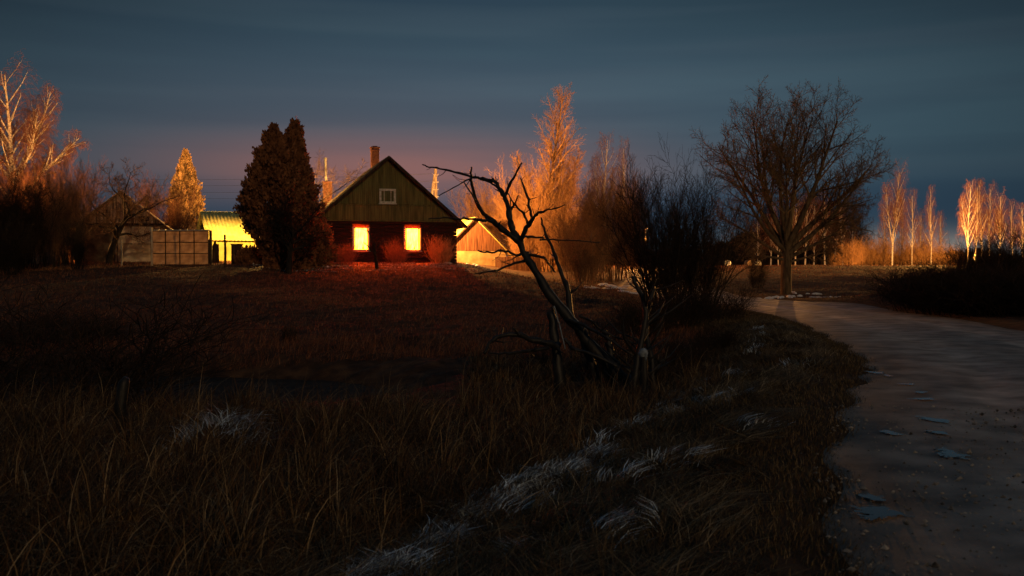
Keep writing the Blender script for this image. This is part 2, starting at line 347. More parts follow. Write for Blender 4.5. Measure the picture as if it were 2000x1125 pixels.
# tall sedge tussocks on the pond bank
parts = []
nt_ = 1250; ty = G.uniform(3.4, 15.2, nt_); tx = G.uniform(-.62, .5, nt_)*(ty+1.2)
k_ = (crest_d(tx, ty) > .35) & (ty < np.where(tx > -1, 20, 14.2+.0*tx)); tx, ty = tx[k_], ty[k_]
ex = np.stack([G.uniform(-.8, 3.4, 160), G.uniform(15, 21, 160)], 1); k2 = crest_d(ex[:, 0], ex[:, 1]) > .3; tx = np.concatenate([tx, ex[k2, 0]]); ty = np.concatenate([ty, ex[k2, 1]])
nb = np.where(ty < 9, 80, 60); idx = np.repeat(np.arange(len(tx)), nb); n = len(idx)
tb = G.uniform(.35, 1.35, len(tx)); th = G.uniform(.25, .85, len(tx))*np.interp(ty, [3, 6, 12, 20], [.75, .95, 1.0, .8]); wind = G.normal(.5, .9, len(tx))
a = G.uniform(0, 6.283, n); rr = np.abs(G.normal(0, .11, n))
az_ = np.where(G.random(n) < .5, a, wind[idx]+G.normal(0, .5, n))
parts.append(blades(tx[idx]+rr*np.cos(a), ty[idx]+rr*np.sin(a), th[idx]*G.uniform(.55, 1.15, n), az_, np.abs(G.normal(.12, .22, n)), G.uniform(.05, .50, n), G.uniform(.003, .0085, n), G, K=7, gray=tb[idx]))
# loose long stalks lying across
n = 5500; y_ = G.uniform(3.6, 15, n); x_ = G.uniform(-.6, .45, n)*(y_+1); k_ = crest_d(x_, y_) > -.2; x_, y_ = x_[k_], y_[k_]; n = len(x_)
parts.append(blades(x_, y_, G.uniform(.4, .95, n), G.normal(.3, 1.6, n), G.uniform(.3, 1.1, n), G.uniform(.02, .25, n), G.uniform(.004, .009, n), G, K=6))
v, f, c = join(parts); setp(link('sedge_grass', quads_mesh('sedge_grass', v, f, True, c), M['grass']), 'tall dry brown sedge arching over the near bank of the pond', 'grass', kind='stuff')
# short verge grass between the sedge and the road
n = 120000; y_ = 3.6+G.random(n)**1.5*30; cd_ = G.uniform(-3.0, 1.2, n); x_ = crest_d(0*y_, y_)-cd_
rd = road_d(x_, y_); k_ = (rd > HWD-.25+G.normal(0, .12, n)) & (x_ < 9); k_ &= (wav(x_, y_, 2.6, 3) > -.62+G.normal(0, .25, n)); x_, y_ = x_[k_], y_[k_]; rd = rd[k_]; n = len(x_)
VP = np.array([(.13, .082, .036), (.08, .05, .022), (.04, .026, .013), (.17, .11, .05), (.05, .048, .02), (.09, .05, .02), (.24, .17, .09)])
near = np.clip((rd-HWD)/1.2, .25, 1)
parts = [blades(x_, y_, G.uniform(.07, .30, n)*near, .9+G.normal(0, 1.3, n)+wav(x_, y_, 1.2)*1.5, G.uniform(.2, 1.35, n), G.uniform(0, .3, n), G.uniform(.003, .006, n)*np.interp(y_, [4, 30], [1, 2.4]), G, VP)]
v, f, c = join(parts); setp(link('verge_grass', quads_mesh('verge_grass', v, f, True, c), M['grass']), 'short matted brown grass along the left edge of the road', 'grass', kind='stuff')
# matted grass lying in combed swathes on the verge, the highest ones frosted
def mats(cx, cy, th, nb, ln, wd, pal, gray, K=6, thick=.06, flat=0):
    idx = np.repeat(np.arange(len(cx)), nb); n = len(idx); w_ = G.normal(0, .16, n); l_ = G.uniform(-.35, .1, n)*ln[idx]
    x = cx[idx]+np.cos(th[idx])*l_-np.sin(th[idx])*w_; y = cy[idx]+np.sin(th[idx])*l_+np.cos(th[idx])*w_
    k = road_d(x, y) > HWD+.15; x, y, idx, w_ = x[k], y[k], idx[k], w_[k]; n = len(x)
    z0 = H(x, y)+thick*np.exp(-(w_/.16)**2)+G.uniform(0, .04, n)
    return blades(x, y, ln[idx]*G.uniform(.5, 1.1, n), th[idx]+G.normal(0, .34, n), G.uniform(1.1+flat, 1.5+flat*.5, n), G.uniform(-.04, .14, n), wd*G.uniform(.6, 1.3, n)*np.interp(y, [4, 25], [1, 2.0]), G, pal, K=K, z0=z0, gray=gray[idx])
n = 1000; y_ = 4.3+G.random(n)**1.3*22; cd_ = G.uniform(-2.4, .9, n); x_ = crest_d(0*y_, y_)-cd_; k_ = road_d(x_, y_) > HWD+.5; x_, y_ = x_[k_], y_[k_]; n = len(x_)
th_ = .35+wav(x_, y_, 1.1, 4)*1.5+G.normal(0, .8, n)+np.where(G.random(n) < .35, math.pi, 0)
v, f, c = mats(x_, y_, th_, 55, G.uniform(.18, .6, n), .0042, np.array([(.16, .105, .048), (.10, .062, .027), (.24, .17, .085), (.06, .038, .018), (.32, .24, .14)]), G.uniform(.25, 1.5, n))
setp(link('matted_grass', quads_mesh('matted_grass', v, f, True, c), M['grass']), 'long brown grass combed flat over the bank between sedge and road', 'grass', kind='stuff')
FP = []
def frost_line(pts, n, w, pr=1):
    P_ = [(CH+.12)*F/(py-HZ) for px, py in pts]; Q = np.array([((px-1000)/F*d, d) for (px, py), d in zip(pts, P_)])
    for _ in range(n):
        t = G.random()*(len(Q)-1); i = int(t); p = Q[i]+(Q[min(i+1, len(Q)-1)]-Q[i])*(t-i); dr = Q[min(i+1, len(Q)-1)]-Q[i] if i < len(Q)-1 else Q[i]-Q[i-1]
        FP.append((p[0]+G.normal(0, w), p[1]+G.normal(0, w*1.5), math.atan2(dr[1]*.45, dr[0])+G.normal(0, .3)+(math.pi if G.random() < .3 else 0), G.uniform(.35, 1.0)))
frost_line([(895, 980), (960, 945), (1040, 920), (1110, 895), (1165, 890)], 28, .06)
frost_line([(820, 1045), (895, 985), (1060, 925), (1190, 850), (1330, 785), (1430, 735), (1490, 680)], 34, .07)
frost_line([(900, 985), (985, 955), (1060, 925), (1150, 895)], 26, .03); frost_line([(640, 1120), (700, 1108), (780, 1082)], 10, .05)
frost_line([(1190, 845), (1260, 820), (1330, 800), (1400, 790), (1450, 805)], 12, .10)
frost_line([(1260, 800), (1330, 765), (1400, 740), (1430, 730)], 9, .13)
frost_line([(1380, 800), (1450, 795)], 6, .1)
frost_line([(1450, 700), (1490, 680), (1500, 660)], 7, .2)
frost_line([(700, 1105), (760, 1085), (830, 1075)], 10, .04)
frost_line([(820, 1045), (870, 1030), (900, 1030)], 8, .04)
frost_line([(1180, 1075), (1270, 1068), (1320, 1080)], 6, .03); frost_line([(980, 1070), (1010, 1070)], 3, .03)
frost_line([(1180, 965), (1260, 950), (1350, 940), (1400, 938)], 7, .05)
frost_line([(1440, 870), (1500, 885)], 3, .06); frost_line([(1560, 740), (1580, 745)], 3, .1)
FP = np.array(FP); n = len(FP)
a1 = mats(FP[:, 0], FP[:, 1], FP[:, 2]+G.normal(0, .3, n), 46, G.uniform(.10, .28, n), .0045, np.array([(1.5, 1.6, 1.65), (1.2, 1.3, 1.35), (.25, .22, .2), (.12, .09, .06)]), FP[:, 3]*1.25, thick=.09, flat=.18)
# frosted drooping tussock in the sedge
n = 560; x_ = G.normal(-3.25, .36, n); y_ = G.normal(11.0, .28, n); r_x = x_+3.25
b1_ = blades(x_, y_, G.uniform(.2, .42, n), np.where(r_x > 0, 0, math.pi)+G.normal(0, .9, n), G.uniform(.5, 1.2, n), G.uniform(.05, .5, n), G.uniform(.004, .007, n), G, np.array([(1.1, 1.2, 1.25), (.7, .75, .8), (.35, .35, .35)]), K=6, z0=H(x_, y_)+.30-.5*(r_x/.6)**2)
v, f, c = join([a1]); v2, f2, c2 = b1_; P7 = [(v, f, c), (v2, f2, c2)]; v, f, c = join(P7)
setp(link('frosted_grass', quads_mesh('frosted_grass', v, f, True, c), M['frost_blade']), 'pale frosted grass lying in streaks along the crest of the bank', 'frosted grass', kind='stuff')
# frosty lawn before the house
n = 26000; x_ = G.uniform(-14, -1.0, n); y_ = G.uniform(51.5, 59, n)-.0*x_; k_ = wav(x_, y_*2, 1.4, 4)+.7*wav(x_, y_, 4, 1)+G.normal(0, .3, n) > .15+.25*np.abs(y_-56.5)/2; x_, y_ = x_[k_], y_[k_]; n = len(x_)
v, f, c = blades(x_, y_, G.uniform(.05, .14, n), G.normal(.4, 1.6, n), G.uniform(.5, 1.4, n), G.uniform(0, .2, n), G.uniform(.010, .022, n), G, K=4)
c[:, :3] = np.repeat(G.choice([.3, .5, .8], n)[:, None], 8, 0)
setp(link('frosty_lawn', quads_mesh('frosty_lawn', v, f, True, c), M['frost_blade']), 'frost dusted lawn lit red by the two glowing windows', 'frosted grass', kind='stuff')
# meadow on the slope and the field beyond the road
parts = []
n = 150000; y_ = 21.5+G.random(n)**1.25*44; x_ = G.uniform(-.58, .2, n)*y_; rd = road_d(x_, y_)
k_ = (rd > HWD+.2) & (H(x_, y_) > -.72) & (wav(x_, y_, 1.1, 2)+.5*wav(x_, y_*3, .7, 6) > -.75+G.normal(0, .3, n)); x_, y_ = x_[k_], y_[k_]; n = len(x_)
MP = np.array([(.27, .095, .045), (.15, .052, .026), (.34, .15, .075), (.08, .032, .018), (.23, .075, .034)])
tall = 1+1.2*np.exp(-((y_-23.3)/1.6)**2)+.9*np.clip(wav(x_, y_, .7, 9), 0, 1)
parts.append(blades(x_, y_, G.uniform(.07, .2, n)*tall, G.normal(.4, 1.4, n), G.uniform(.3, 1.3, n), G.uniform(0, .25, n), G.uniform(.008, .018, n)*y_/40, G, MP, K=4))
n = 60000; y_ = 36+G.random(n)**1.2*70; x_ = G.uniform(.06, .62, n)*y_; rd = road_d(x_, y_); k_ = (rd > HWD+.1) & (wav(x_*.5, y_*1.5, 1.0, 4) > -.7+G.normal(0, .3, n)); x_, y_ = x_[k_], y_[k_]; n = len(x_)
parts.append(blades(x_, y_, G.uniform(.08, .22, n), G.normal(.4, 1.4, n), G.uniform(.3, 1.3, n), G.uniform(0, .25, n), G.uniform(.012, .026, n)*y_/60, G, MP, K=4))
v, f, c = join(parts); setp(link('meadow_grass', quads_mesh('meadow_grass', v, f, True, c), M['grass']), 'short reddish brown winter grass covering the slope below the house', 'grass', kind='stuff')

# snow remnants: low irregular pads
def pad(m, x, y, rx, ry, hgt, seed, rot=0):
    r_ = random.Random(seed); n = 14; ph = [r_.random()*6.28 for _ in range(3)]; rings = [(1, -.02), (.82, .6), (.45, .95)]; vs = []
    for s, hh in rings:
        for k_ in range(n):
            a = k_*2*math.pi/n; rr = s*(1+.28*math.sin(2*a+ph[0])+.2*math.sin(3*a+ph[1])+.12*math.sin(5*a+ph[2]))
            dx, dy = rx*rr*math.cos(a), ry*rr*math.sin(a); X_ = x+dx*math.cos(rot)-dy*math.sin(rot); Y_ = y+dx*math.sin(rot)+dy*math.cos(rot)
            vs.append((X_, Y_, h1(X_, Y_)+hgt*hh))
    vs.append((x, y, h1(x, y)+hgt)); fs = []
    for q in range(2):
        for k_ in range(n): fs.append((q*n+k_, q*n+(k_+1) % n, (q+1)*n+(k_+1) % n, (q+1)*n+k_))
    fs += [(2*n+k_, 2*n+(k_+1) % n, 3*n) for k_ in range(n)]; m.add(vs, fs)
m = MB(); r_ = random.Random(8)
for px, d, rx, ry in [(1030, 62, .75, .5), (1075, 60, .35, .3), (1100, 59, .3, .3), (1150, 58, .5, .4), (1178, 57, .6, .3), (1195, 60, .9, .5), (1215, 57, .8, .5), (1240, 59, .9, .4), (1228, 54, .5, .4), (1395, 51, .5, .3), (1412, 51.5, .3, .25), (1497, 49.8, .35, .3), (1513, 49.2, .5, .25), (1545, 50, .4, .25), (1600, 49.5, .5, .2), (1625, 50, .6, .2), (1570, 52, .5, .2), (600, 55.5, .5, .25), (622, 56, .6, .2), (510, 55, .5, .2), (530, 54, .3, .2), (870, 60, .4, .3), (905, 66, .7, .3), (930, 67, .4, .25), (560, 56, .25, .15)]:
    for q in range(4):
        x, y = at(px, d); x += r_.gauss(0, rx*.8); y += r_.gauss(0, ry*.8); s = r_.uniform(.25, .6); pad(m, x, y, rx*s, ry*s, .06+.05*r_.random(), r_.random(), r_.random()*3)
m.build('snow_patches', M['snow'], smooth=True); setp(bpy.data.objects['snow_patches'], 'thin broken remnants of snow along the foot of the slope', 'snow', kind='stuff')

# ------------------------------------------------------------------ buildings
def bmat(name, c1, c2, **k): M[name] = mat(name, c1, c2, **k); return M[name]
bmat('gable_board', (.085, .080, .028), (.17, .155, .055), scale=2.2, rough=.8, bump=.4, stretch=(3, 3, .35), detail=8)
bmat('log_wall', (.014, .006, .0045), (.036, .012, .008), scale=3, rough=.8, bump=.6, stretch=(.5, 1, 5), detail=8)
bmat('roof_sheet', (.06, .05, .04), (.16, .14, .12), scale=2.5, rough=.8, bump=.4, detail=9)
bmat('white_trim', (.40, .36, .28), (.72, .66, .55), scale=9, rough=.7, bump=.2, detail=8)
bmat('brick', (.10, .035, .022), (.28, .11, .07), scale=9, rough=.9, bump=.6, stretch=(1, 1, 3))
bmat('metal', (.35, .33, .28), (.6, .58, .5), scale=4, rough=.35, bump=.1, stretch=(1, 1, .3), metal=.8, spec=.5)
bmat('dark_glass', (.006, .006, .006), (.012, .012, .012), scale=3, rough=.1, bump=0, spec=.6)
bmat('old_board', (.035, .022, .014), (.52, .36, .24), scale=1.6, rough=.9, bump=.6, stretch=(6, 6, .5), detail=9, thr=(.36, .62))
bmat('brown_board', (.05, .020, .011), (.15, .07, .036), scale=2, rough=.85, bump=.5, stretch=(5, 5, .35), detail=9)
bmat('plaster', (.42, .32, .20), (.66, .54, .36), scale=1.8, rough=.9, bump=.5, detail=10, bscale=12)
bmat('shed_base', (.20, .13, .06), (.34, .24, .12), scale=1.8, rough=.9, bump=.5, detail=10, bscale=12)
bmat('dull_plaster', (.07, .045, .028), (.22, .15, .09), scale=1.4, rough=.9, bump=.6, detail=10, bscale=12)
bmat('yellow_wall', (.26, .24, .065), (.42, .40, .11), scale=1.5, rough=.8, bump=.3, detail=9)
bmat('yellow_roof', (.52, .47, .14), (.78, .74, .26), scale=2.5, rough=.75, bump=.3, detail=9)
bmat('dark_board', (.02, .013, .009), (.07, .045, .028), scale=3, rough=.9, bump=.5, stretch=(4, 4, .4))
bmat('grey_post', (.16, .13, .10), (.42, .36, .29), scale=6, rough=.8, bump=.4, stretch=(2, 2, .3))
bmat('pale_plastic', (.6, .6, .58), (.8, .8, .78), scale=5, rough=.4, bump=.3)
# translucent sheet of the cold frame
m_ = bpy.data.materials.new('clouded_sheet'); m_.use_nodes = True; t_ = m_.node_tree; t_.nodes.remove(t_.nodes['Principled BSDF'])
no = t_.nodes.new('ShaderNodeTexNoise'); no.inputs['Scale'].default_value = 2.2; no.inputs['Detail'].default_value = 8
rp = t_.nodes.new('ShaderNodeValToRGB'); rp.color_ramp.elements[0].position = .3; rp.color_ramp.elements[1].position = .7; rp.color_ramp.elements[0].color = (.32, .22, .15, 1); rp.color_ramp.elements[1].color = (.62, .48, .36, 1)
a_ = t_.nodes.new('ShaderNodeBsdfTranslucent'); b_ = t_.nodes.new('ShaderNodeBsdfDiffuse'); x_m = t_.nodes.new('ShaderNodeMixShader'); x_m.inputs[0].default_value = .5
t_.links.new(no.outputs[0], rp.inputs[0]); t_.links.new(rp.outputs[0], a_.inputs[0]); t_.links.new(rp.outputs[0], b_.inputs[0]); t_.links.new(b_.outputs[0], x_m.inputs[1]); t_.links.new(a_.outputs[0], x_m.inputs[2]); t_.links.new(x_m.outputs[0], t_.nodes['Material Output'].inputs[0]); M['sheet'] = m_
# lit window pane (thin curtain in front of a bare bulb)
m_ = bpy.data.materials.new('lit_curtain'); m_.use_nodes = True; t_ = m_.node_tree; t_.nodes.remove(t_.nodes['Principled BSDF'])
tcn = t_.nodes.new('ShaderNodeTexCoord'); mp = t_.nodes.new('ShaderNodeMapping'); mp.inputs['Scale'].default_value = (7, 1, 1.3); t_.links.new(tcn.outputs['Object'], mp.inputs[0])
no = t_.nodes.new('ShaderNodeTexNoise'); no.inputs['Scale'].default_value = 2.0; no.inputs['Detail'].default_value = 5; t_.links.new(mp.outputs[0], no.inputs[0])
rp = t_.nodes.new('ShaderNodeValToRGB'); rp.color_ramp.elements[0].position = .38; rp.color_ramp.elements[1].position = .66; rp.color_ramp.elements[0].color = (1, .050, .0009, 1); rp.color_ramp.elements[1].color = (1, .085, .0024, 1)
em = t_.nodes.new('ShaderNodeEmission'); em.inputs[1].default_value = 240; t_.links.new(no.outputs[0], rp.inputs[0]); t_.links.new(rp.outputs[0], em.inputs[0]); t_.links.new(em.outputs[0], t_.nodes['Material Output'].inputs[0]); M['lit'] = m_
m_ = bpy.data.materials.new('curtain_glow'); m_.use_nodes = True; b_ = m_.node_tree.nodes['Principled BSDF']; b_.inputs['Base Color'].default_value = (.5, .2, .05, 1); b_.inputs['Emission Color'].default_value = (1, .30, .03, 1); b_.inputs['Emission Strength'].default_value = 1.6; M['curtain'] = m_  # emission paints the orange light at the pane edges onto these strips

def boards(mb, x0, x1, zlo, zhi, y, w, rng, t=.02):   # vertical boards, zlo/zhi functions of x
    x = x0
    while x < x1-.02:
        ww = min(w*rng.uniform(.85, 1.2), x1-x); a, b = x+.006, x+ww-.006; dy = rng.uniform(-.008, .008); lo = rng.uniform(-.012, .012)
        za, zb = zhi(a), zhi(b)
        if max(za, zb) > zlo(a)+.03:
            v = [(a, y-t+dy, zlo(a)+lo), (b, y-t+dy, zlo(b)+lo), (b, y-t+dy, max(zb, zlo(b)+.02)), (a, y-t+dy, max(za, zlo(a)+.02))]; v += [(p[0], y, p[2]) for p in v]
            mb.add(v, [(0, 1, 2, 3), (7, 6, 5, 4), (0, 4, 5, 1), (1, 5, 6, 2), (2, 6, 7, 3), (3, 7, 4, 0)])
        x += ww
def slab(mb, xa, za, xb, zb, y0, y1, t, ext=0):   # sloping roof slab from ridge (xa,za) to eave (xb,zb)
    mb.prism([(xa, za), (xb, zb), (xb, zb-t), (xa, za-t)], y0, y1)
def window(parent, x, z, w, h, y, matp, mull=(0,), bars=(0,), fw=.09, name='window', recess=.07):
    f = MB(); a, b = w/2, h/2
    f.box((x, y-.03, z+b-fw/2), (w, .07, fw)); f.box((x, y-.03, z-b+fw/2), (w, .07, fw)); f.box((x-a+fw/2, y-.03, z), (fw, .068, h-2*fw)); f.box((x+a-fw/2, y-.03, z), (fw, .068, h-2*fw))
    o = f.build(name, M['white_trim'], parent)
    p = MB(); p.box((x, y+recess-.05, z), (w-2*fw+.02, .012, h-2*fw+.02)); p.build('pane', matp, o)
    if mull or bars:
        b_ = MB()
        for q in mull: MB().box((x+q, y+recess-.075, z), (.035, .03, h-2*fw)).build('glazing_bar', M['white_trim'], o)
    s = MB(); s.box((x, y-.06, z-b-.025), (w+.1, .14, .045)); s.build('sill', M['white_trim'], o)
    return o
B = random.Random(4)
# --- the house
hx, hy = at(758, 59); HZ0 = 1.76
house = empty('house', (hx, hy, HZ0), R(16), 'dark log house with green boarded gable and two glowing windows', 'house')
SL = .863; AZ = 6.3; HW = 4.05; LEN = 10.5
def rf(x): return AZ-.1-SL*abs(x)
m = MB(); m.prism([(-HW, -.4), (HW, -.4), (HW, rf(HW)-.06), (0, rf(0)-.06), (-HW, rf(HW)-.06)], .05, LEN); m.build('wall_core', M['log_wall'], house)
bpy.data.objects['wall_core'].name = 'wall'
m = MB()
z = -.1
k_ = 0
while z < 2.5:   # horizontal logs with openings for the two windows
    segs = [(-HW-.12, HW+.12)]
    for wx in (-1.6, 1.45):
        if z+.2 > .77+.02 and z < 2.16:
            n2 = []
            for a, b in segs:
                if a < wx < b: n2 += [(a, wx-.47), (wx+.47, b)]
                else: n2.append((a, b))
            segs = n2
    for a, b in segs:
        v = []; n_ = 6
        m.prism([(a, z+.005), (b, z+.005), (b, z+.195), (a, z+.195)], -.05-.012*(k_ % 2), .06)
    z += .2; k_ += 1
m.build('log_front', M['log_wall'], house, bevel=.03)
m = MB(); boards(m, -HW-.1, HW+.1, lambda x: 2.56, lambda x: min(rf(x)-.08, 3.42), -.075, .13, B); m.build('lower_gable_boards', M['gable_board'], house)
m = MB(); boards(m, -3.4, 3.4, lambda x: 3.50, lambda x: rf(x)-.08, -.045, .11, B); m.build('upper_gable_boards', M['gable_board'], house)
m = MB(); m.box((0, -.10, 2.52), (2*HW+.3, .12, .06)); m.box((0, -.085, 3.46), (6.1, .10, .05)); m.build('ledge', M['gable_board'], house)
m = MB(); slab(m, 0, AZ, -HW-.62, AZ-SL*(HW+.62), -.5, LEN+.4, .12); slab(m, 0, AZ+.002, HW+.62, AZ+.002-SL*(HW+.62), -.5, LEN+.4, .12)
roof = m.build('roof', M['roof_sheet'], house)
m = MB()
for sg in (-1, 1): m.prism([(sg*.02, AZ+.02), (sg*(HW+.66), AZ+.02-SL*(HW+.66)), (sg*(HW+.66), AZ-.17-SL*(HW+.66)), (sg*.02, AZ-.17)], -.54, -.505)
m.build('verge_board', M['dark_board'], roof)
m = MB(); q = AZ
for yy in np.arange(-.3, LEN, .85): m.prism([(0, AZ+.012), (-HW-.62, AZ+.012-SL*(HW+.62)), (-HW-.62, AZ+.05-SL*(HW+.62)), (0, AZ+.05)], yy, yy+.06)
m.build('roof_battens', M['roof_sheet'], roof)
m = MB(); m.box((.1, 6.0, 6.6), (.50, .50, 1.9)); m.box((.1, 6.0, 7.52), (.60, .60, .10)); m.box((.1, 6.0, 7.35), (.56, .56, .06)); m.box((.1, 6.0, 7.60), (.3, .3, .07)); m.build('chimney', M['brick'], roof, bevel=.01)
window(house, -1.6, 1.45, 1.0, 1.38, -.07, M['lit'], (), (), fw=.075)
window(house, 1.45, 1.45, 1.03, 1.38, -.07, M['lit'], (), (), fw=.075)
for w_o, x_o in (('window', -1.6), ('window.001', 1.45)):
    for sg in (-1, 1):
        m = MB(); vs = []; n_ = 9
        for k_ in range(n_):
            xx = x_o+sg*(.43-.085*k_/(n_-1)*(1.0)); vs += [(xx, -.085+.006*math.sin(k_*2.2), .84), (xx-sg*.02*math.sin(k_), -.085+.006*math.sin(k_*2.2), 2.10)]
        m.add(vs, [(2*i, 2*i+2, 2*i+3, 2*i+1) for i in range(n_-1)]); o_ = m.build('curtain', M['curtain'], bpy.data.objects[w_o], smooth=True)
    m = MB(); pot = x_o+.12; m.tube([(pot, -.083, .86), (pot, -.083, .96)], [.045, .06], 10); m.tube([(pot, -.083, .95), (pot-.05, -.084, 1.15), (pot-.12, -.083, 1.32)], [.012, .009, .005], 6); m.tube([(pot, -.083, .95), (pot+.06, -.084, 1.12), (pot+.13, -.083, 1.2)], [.012, .009, .005], 6); m.tube([(pot-.03, -.084, 1.08), (pot+.03, -.083, 1.25), (pot+.02, -.083, 1.40)], [.009, .008, .004], 6)
    m.build('potted_plant', M['bark'], bpy.data.objects[w_o])
window(house, -.03, 3.98, .98, .86, -.075, M['dark_glass'], (-.2, .2), (), fw=.12, name='attic_window')
# low wing behind on the left with two chimneys
ax, ay = at(612, 69); m = MB()
wing = empty('outbuilding', (ax, ay, 1.7), R(16), 'dark low building left behind the house carrying brick chimneys and a steel flue', 'outbuilding')
m.prism([(-2.6, -.3), (2.6, -.3), (2.6, 2.2), (0, 3.9), (-2.6, 2.2)], 0, 6); m.build('wall', M['dark_board'], wing)
m = MB(); slab(m, 0, 4.1, -3.0, 2.1, -.3, 6.3, .1); slab(m, 0, 4.101, 3.0, 2.101, -.3, 6.3, .1); r2 = m.build('roof', M['roof_sheet'], wing)
m = MB(); m.box((1.1, 1.2, 4.4), (.60, .55, 2.8)); m.box((1.1, 1.2, 5.83), (.68, .63, .08)); c_ = m.build('chimney', M['brick'], r2, bevel=.01)
m = MB(); m.tube([(1.02, 1.2, 5.8), (1.0, 1.2, 6.6), (.98, 1.2, 7.5)], [.085, .085, .085], 12); m.tube([(.98, 1.2, 7.44), (.98, 1.2, 7.56)], [.11, .11], 12); m.build('flue_pipe', M['metal'], wing, smooth=False)
m = MB(); m.box((-.35, 2.6, 5.0), (.42, .42, 3.0)); m.box((-.35, 2.6, 6.45), (.5, .5, .1)); m.build('chimney', M['brick'], r2, bevel=.01)
# --- barn on the left
bx_, by_ = at(238, 60); barn = empty('barn', (bx_, by_, 1.7), R(16), 'weathered barn with grey board gable behind the bare apple tree', 'barn')
bw = 2.45; ap = 4.46; s2 = .80
def rb(x): return ap-.1-s2*abs(x)
m = MB(); m.prism([(-bw, -.4), (bw, -.4), (bw, rb(bw)-.05), (0, rb(0)-.05), (-bw, rb(bw)-.05)], .04, 7); m.build('wall', M['dull_plaster'], barn)
m = MB(); boards(m, -bw-.05, bw+.05, lambda x: 2.50, lambda x: rb(x)-.05, -.01, .17, B, .025); gb = m.build('gable_boards', M['old_board'], barn)
m = MB(); m.box((0, -.05, 2.45), (2*bw+.5, .12, .09)); m.build('beam', M['dark_board'], barn)
m = MB(); m.box((1.28, -.03, 2.78), (.62, .06, .30)); o = m.build('hatch', M['dark_glass'], barn)
m = MB(); slab(m, 0, ap, -bw-.5, ap-s2*(bw+.5), -.35, 7.3, .07); slab(m, 0, ap+.002, bw+1.0, ap+.002-s2*(bw+1.0), -.35, 7.3, .07); rr_ = m.build('roof', M['plaster'], barn); rr_.name = 'roof'
for c_, d_ in (((-.3, -.02, 1.1), (.09, .08, 2.3)), ((bw-.3, -.02, 1.1), (.09, .09, 2.3)), ((-bw+.05, -.02, 1.1), (.1, .09, 2.3)), ((1.05, -.015, 1.25), (2.5, .05, .05))): MB().box(c_, d_).build('wall_batten', M['old_board'], barn)
m = MB(); m.box((1.0, 0.01, 1.15), (2.4, .03, 2.3)); m.build('pale_panel', M['plaster'], barn)['label'] = 'paler plastered right half of the barn front'
# --- yellow shed
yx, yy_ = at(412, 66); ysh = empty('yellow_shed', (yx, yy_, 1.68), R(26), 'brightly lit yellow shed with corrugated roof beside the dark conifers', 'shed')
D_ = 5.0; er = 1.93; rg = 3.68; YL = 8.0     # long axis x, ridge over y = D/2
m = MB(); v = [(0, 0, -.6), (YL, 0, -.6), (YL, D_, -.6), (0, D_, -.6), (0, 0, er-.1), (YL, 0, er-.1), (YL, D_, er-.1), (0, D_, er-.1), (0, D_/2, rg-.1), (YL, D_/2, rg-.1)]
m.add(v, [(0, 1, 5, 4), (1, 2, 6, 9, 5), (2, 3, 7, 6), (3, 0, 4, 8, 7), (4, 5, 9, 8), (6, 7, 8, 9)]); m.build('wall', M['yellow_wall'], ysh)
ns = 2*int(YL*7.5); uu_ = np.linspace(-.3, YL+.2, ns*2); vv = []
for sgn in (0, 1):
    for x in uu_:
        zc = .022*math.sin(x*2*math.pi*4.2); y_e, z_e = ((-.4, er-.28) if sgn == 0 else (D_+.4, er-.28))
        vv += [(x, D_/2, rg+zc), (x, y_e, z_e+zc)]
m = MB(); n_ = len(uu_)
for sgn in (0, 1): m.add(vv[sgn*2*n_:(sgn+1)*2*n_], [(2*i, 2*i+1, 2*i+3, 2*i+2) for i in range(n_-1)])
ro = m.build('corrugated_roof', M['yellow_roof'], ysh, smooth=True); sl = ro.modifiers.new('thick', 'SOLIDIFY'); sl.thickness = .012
m = MB(); boards(m, 0.02, D_-.02, lambda x: -.4, lambda x: er-.12+(rg-er)*(1-abs(x-D_/2)/(D_/2)), 0, .16, B, .02); e_ = m.build('end_boards', M['dark_board'], ysh); e_.rotation_euler = (0, 0, R(90)); e_.rotation_euler.z = R(-90); e_.location = (-.002, D_, 0)
# --- brown shed right behind the house
sx, sy = at(927, 75); shed = empty('boarded_shed', (sx, sy, 1.25), R(24), 'brown boarded gable shed on a whitewashed base right of the house', 'shed')
sw = 2.6; sa = 4.05; s3 = .93
def rs(x): return sa-.1-s3*abs(x)
m = MB(); m.prism([(-sw, -.8), (sw, -.8), (sw, 1.5), (-sw, 1.5)], 0, 6.5); m.build('plinth_wall', M['shed_base'], shed)
m = MB(); m.prism([(-sw, 1.5), (sw, 1.5), (sw, rs(sw)), (0, rs(0)), (-sw, rs(sw))], .05, 6.5); m.build('wall', M['brown_board'], shed)
m = MB(); boards(m, -sw-.02, sw+.02, lambda x: 1.53, lambda x: rs(x)-.02, .02, .22, B, .03); m.build('gable_boards', M['brown_board'], shed)
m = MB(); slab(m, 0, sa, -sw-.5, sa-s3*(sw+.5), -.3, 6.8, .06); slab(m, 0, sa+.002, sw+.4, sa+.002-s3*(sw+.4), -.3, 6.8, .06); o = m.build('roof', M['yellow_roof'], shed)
m = MB()
for sg in (-1, 1): m.prism([(sg*.02, sa+.01), (sg*(sw+.5), sa+.01-s3*(sw+.5)), (sg*(sw+.5), sa-.15-s3*(sw+.5)), (sg*.02, sa-.15)], -.34, -.303)
m.build('verge_board', M['dark_board'], o)
m = MB(); m.box((-1.75, -.03, .75), (.06, .05, 1.5)); m.build('corner_strip', M['dark_board'], shed)
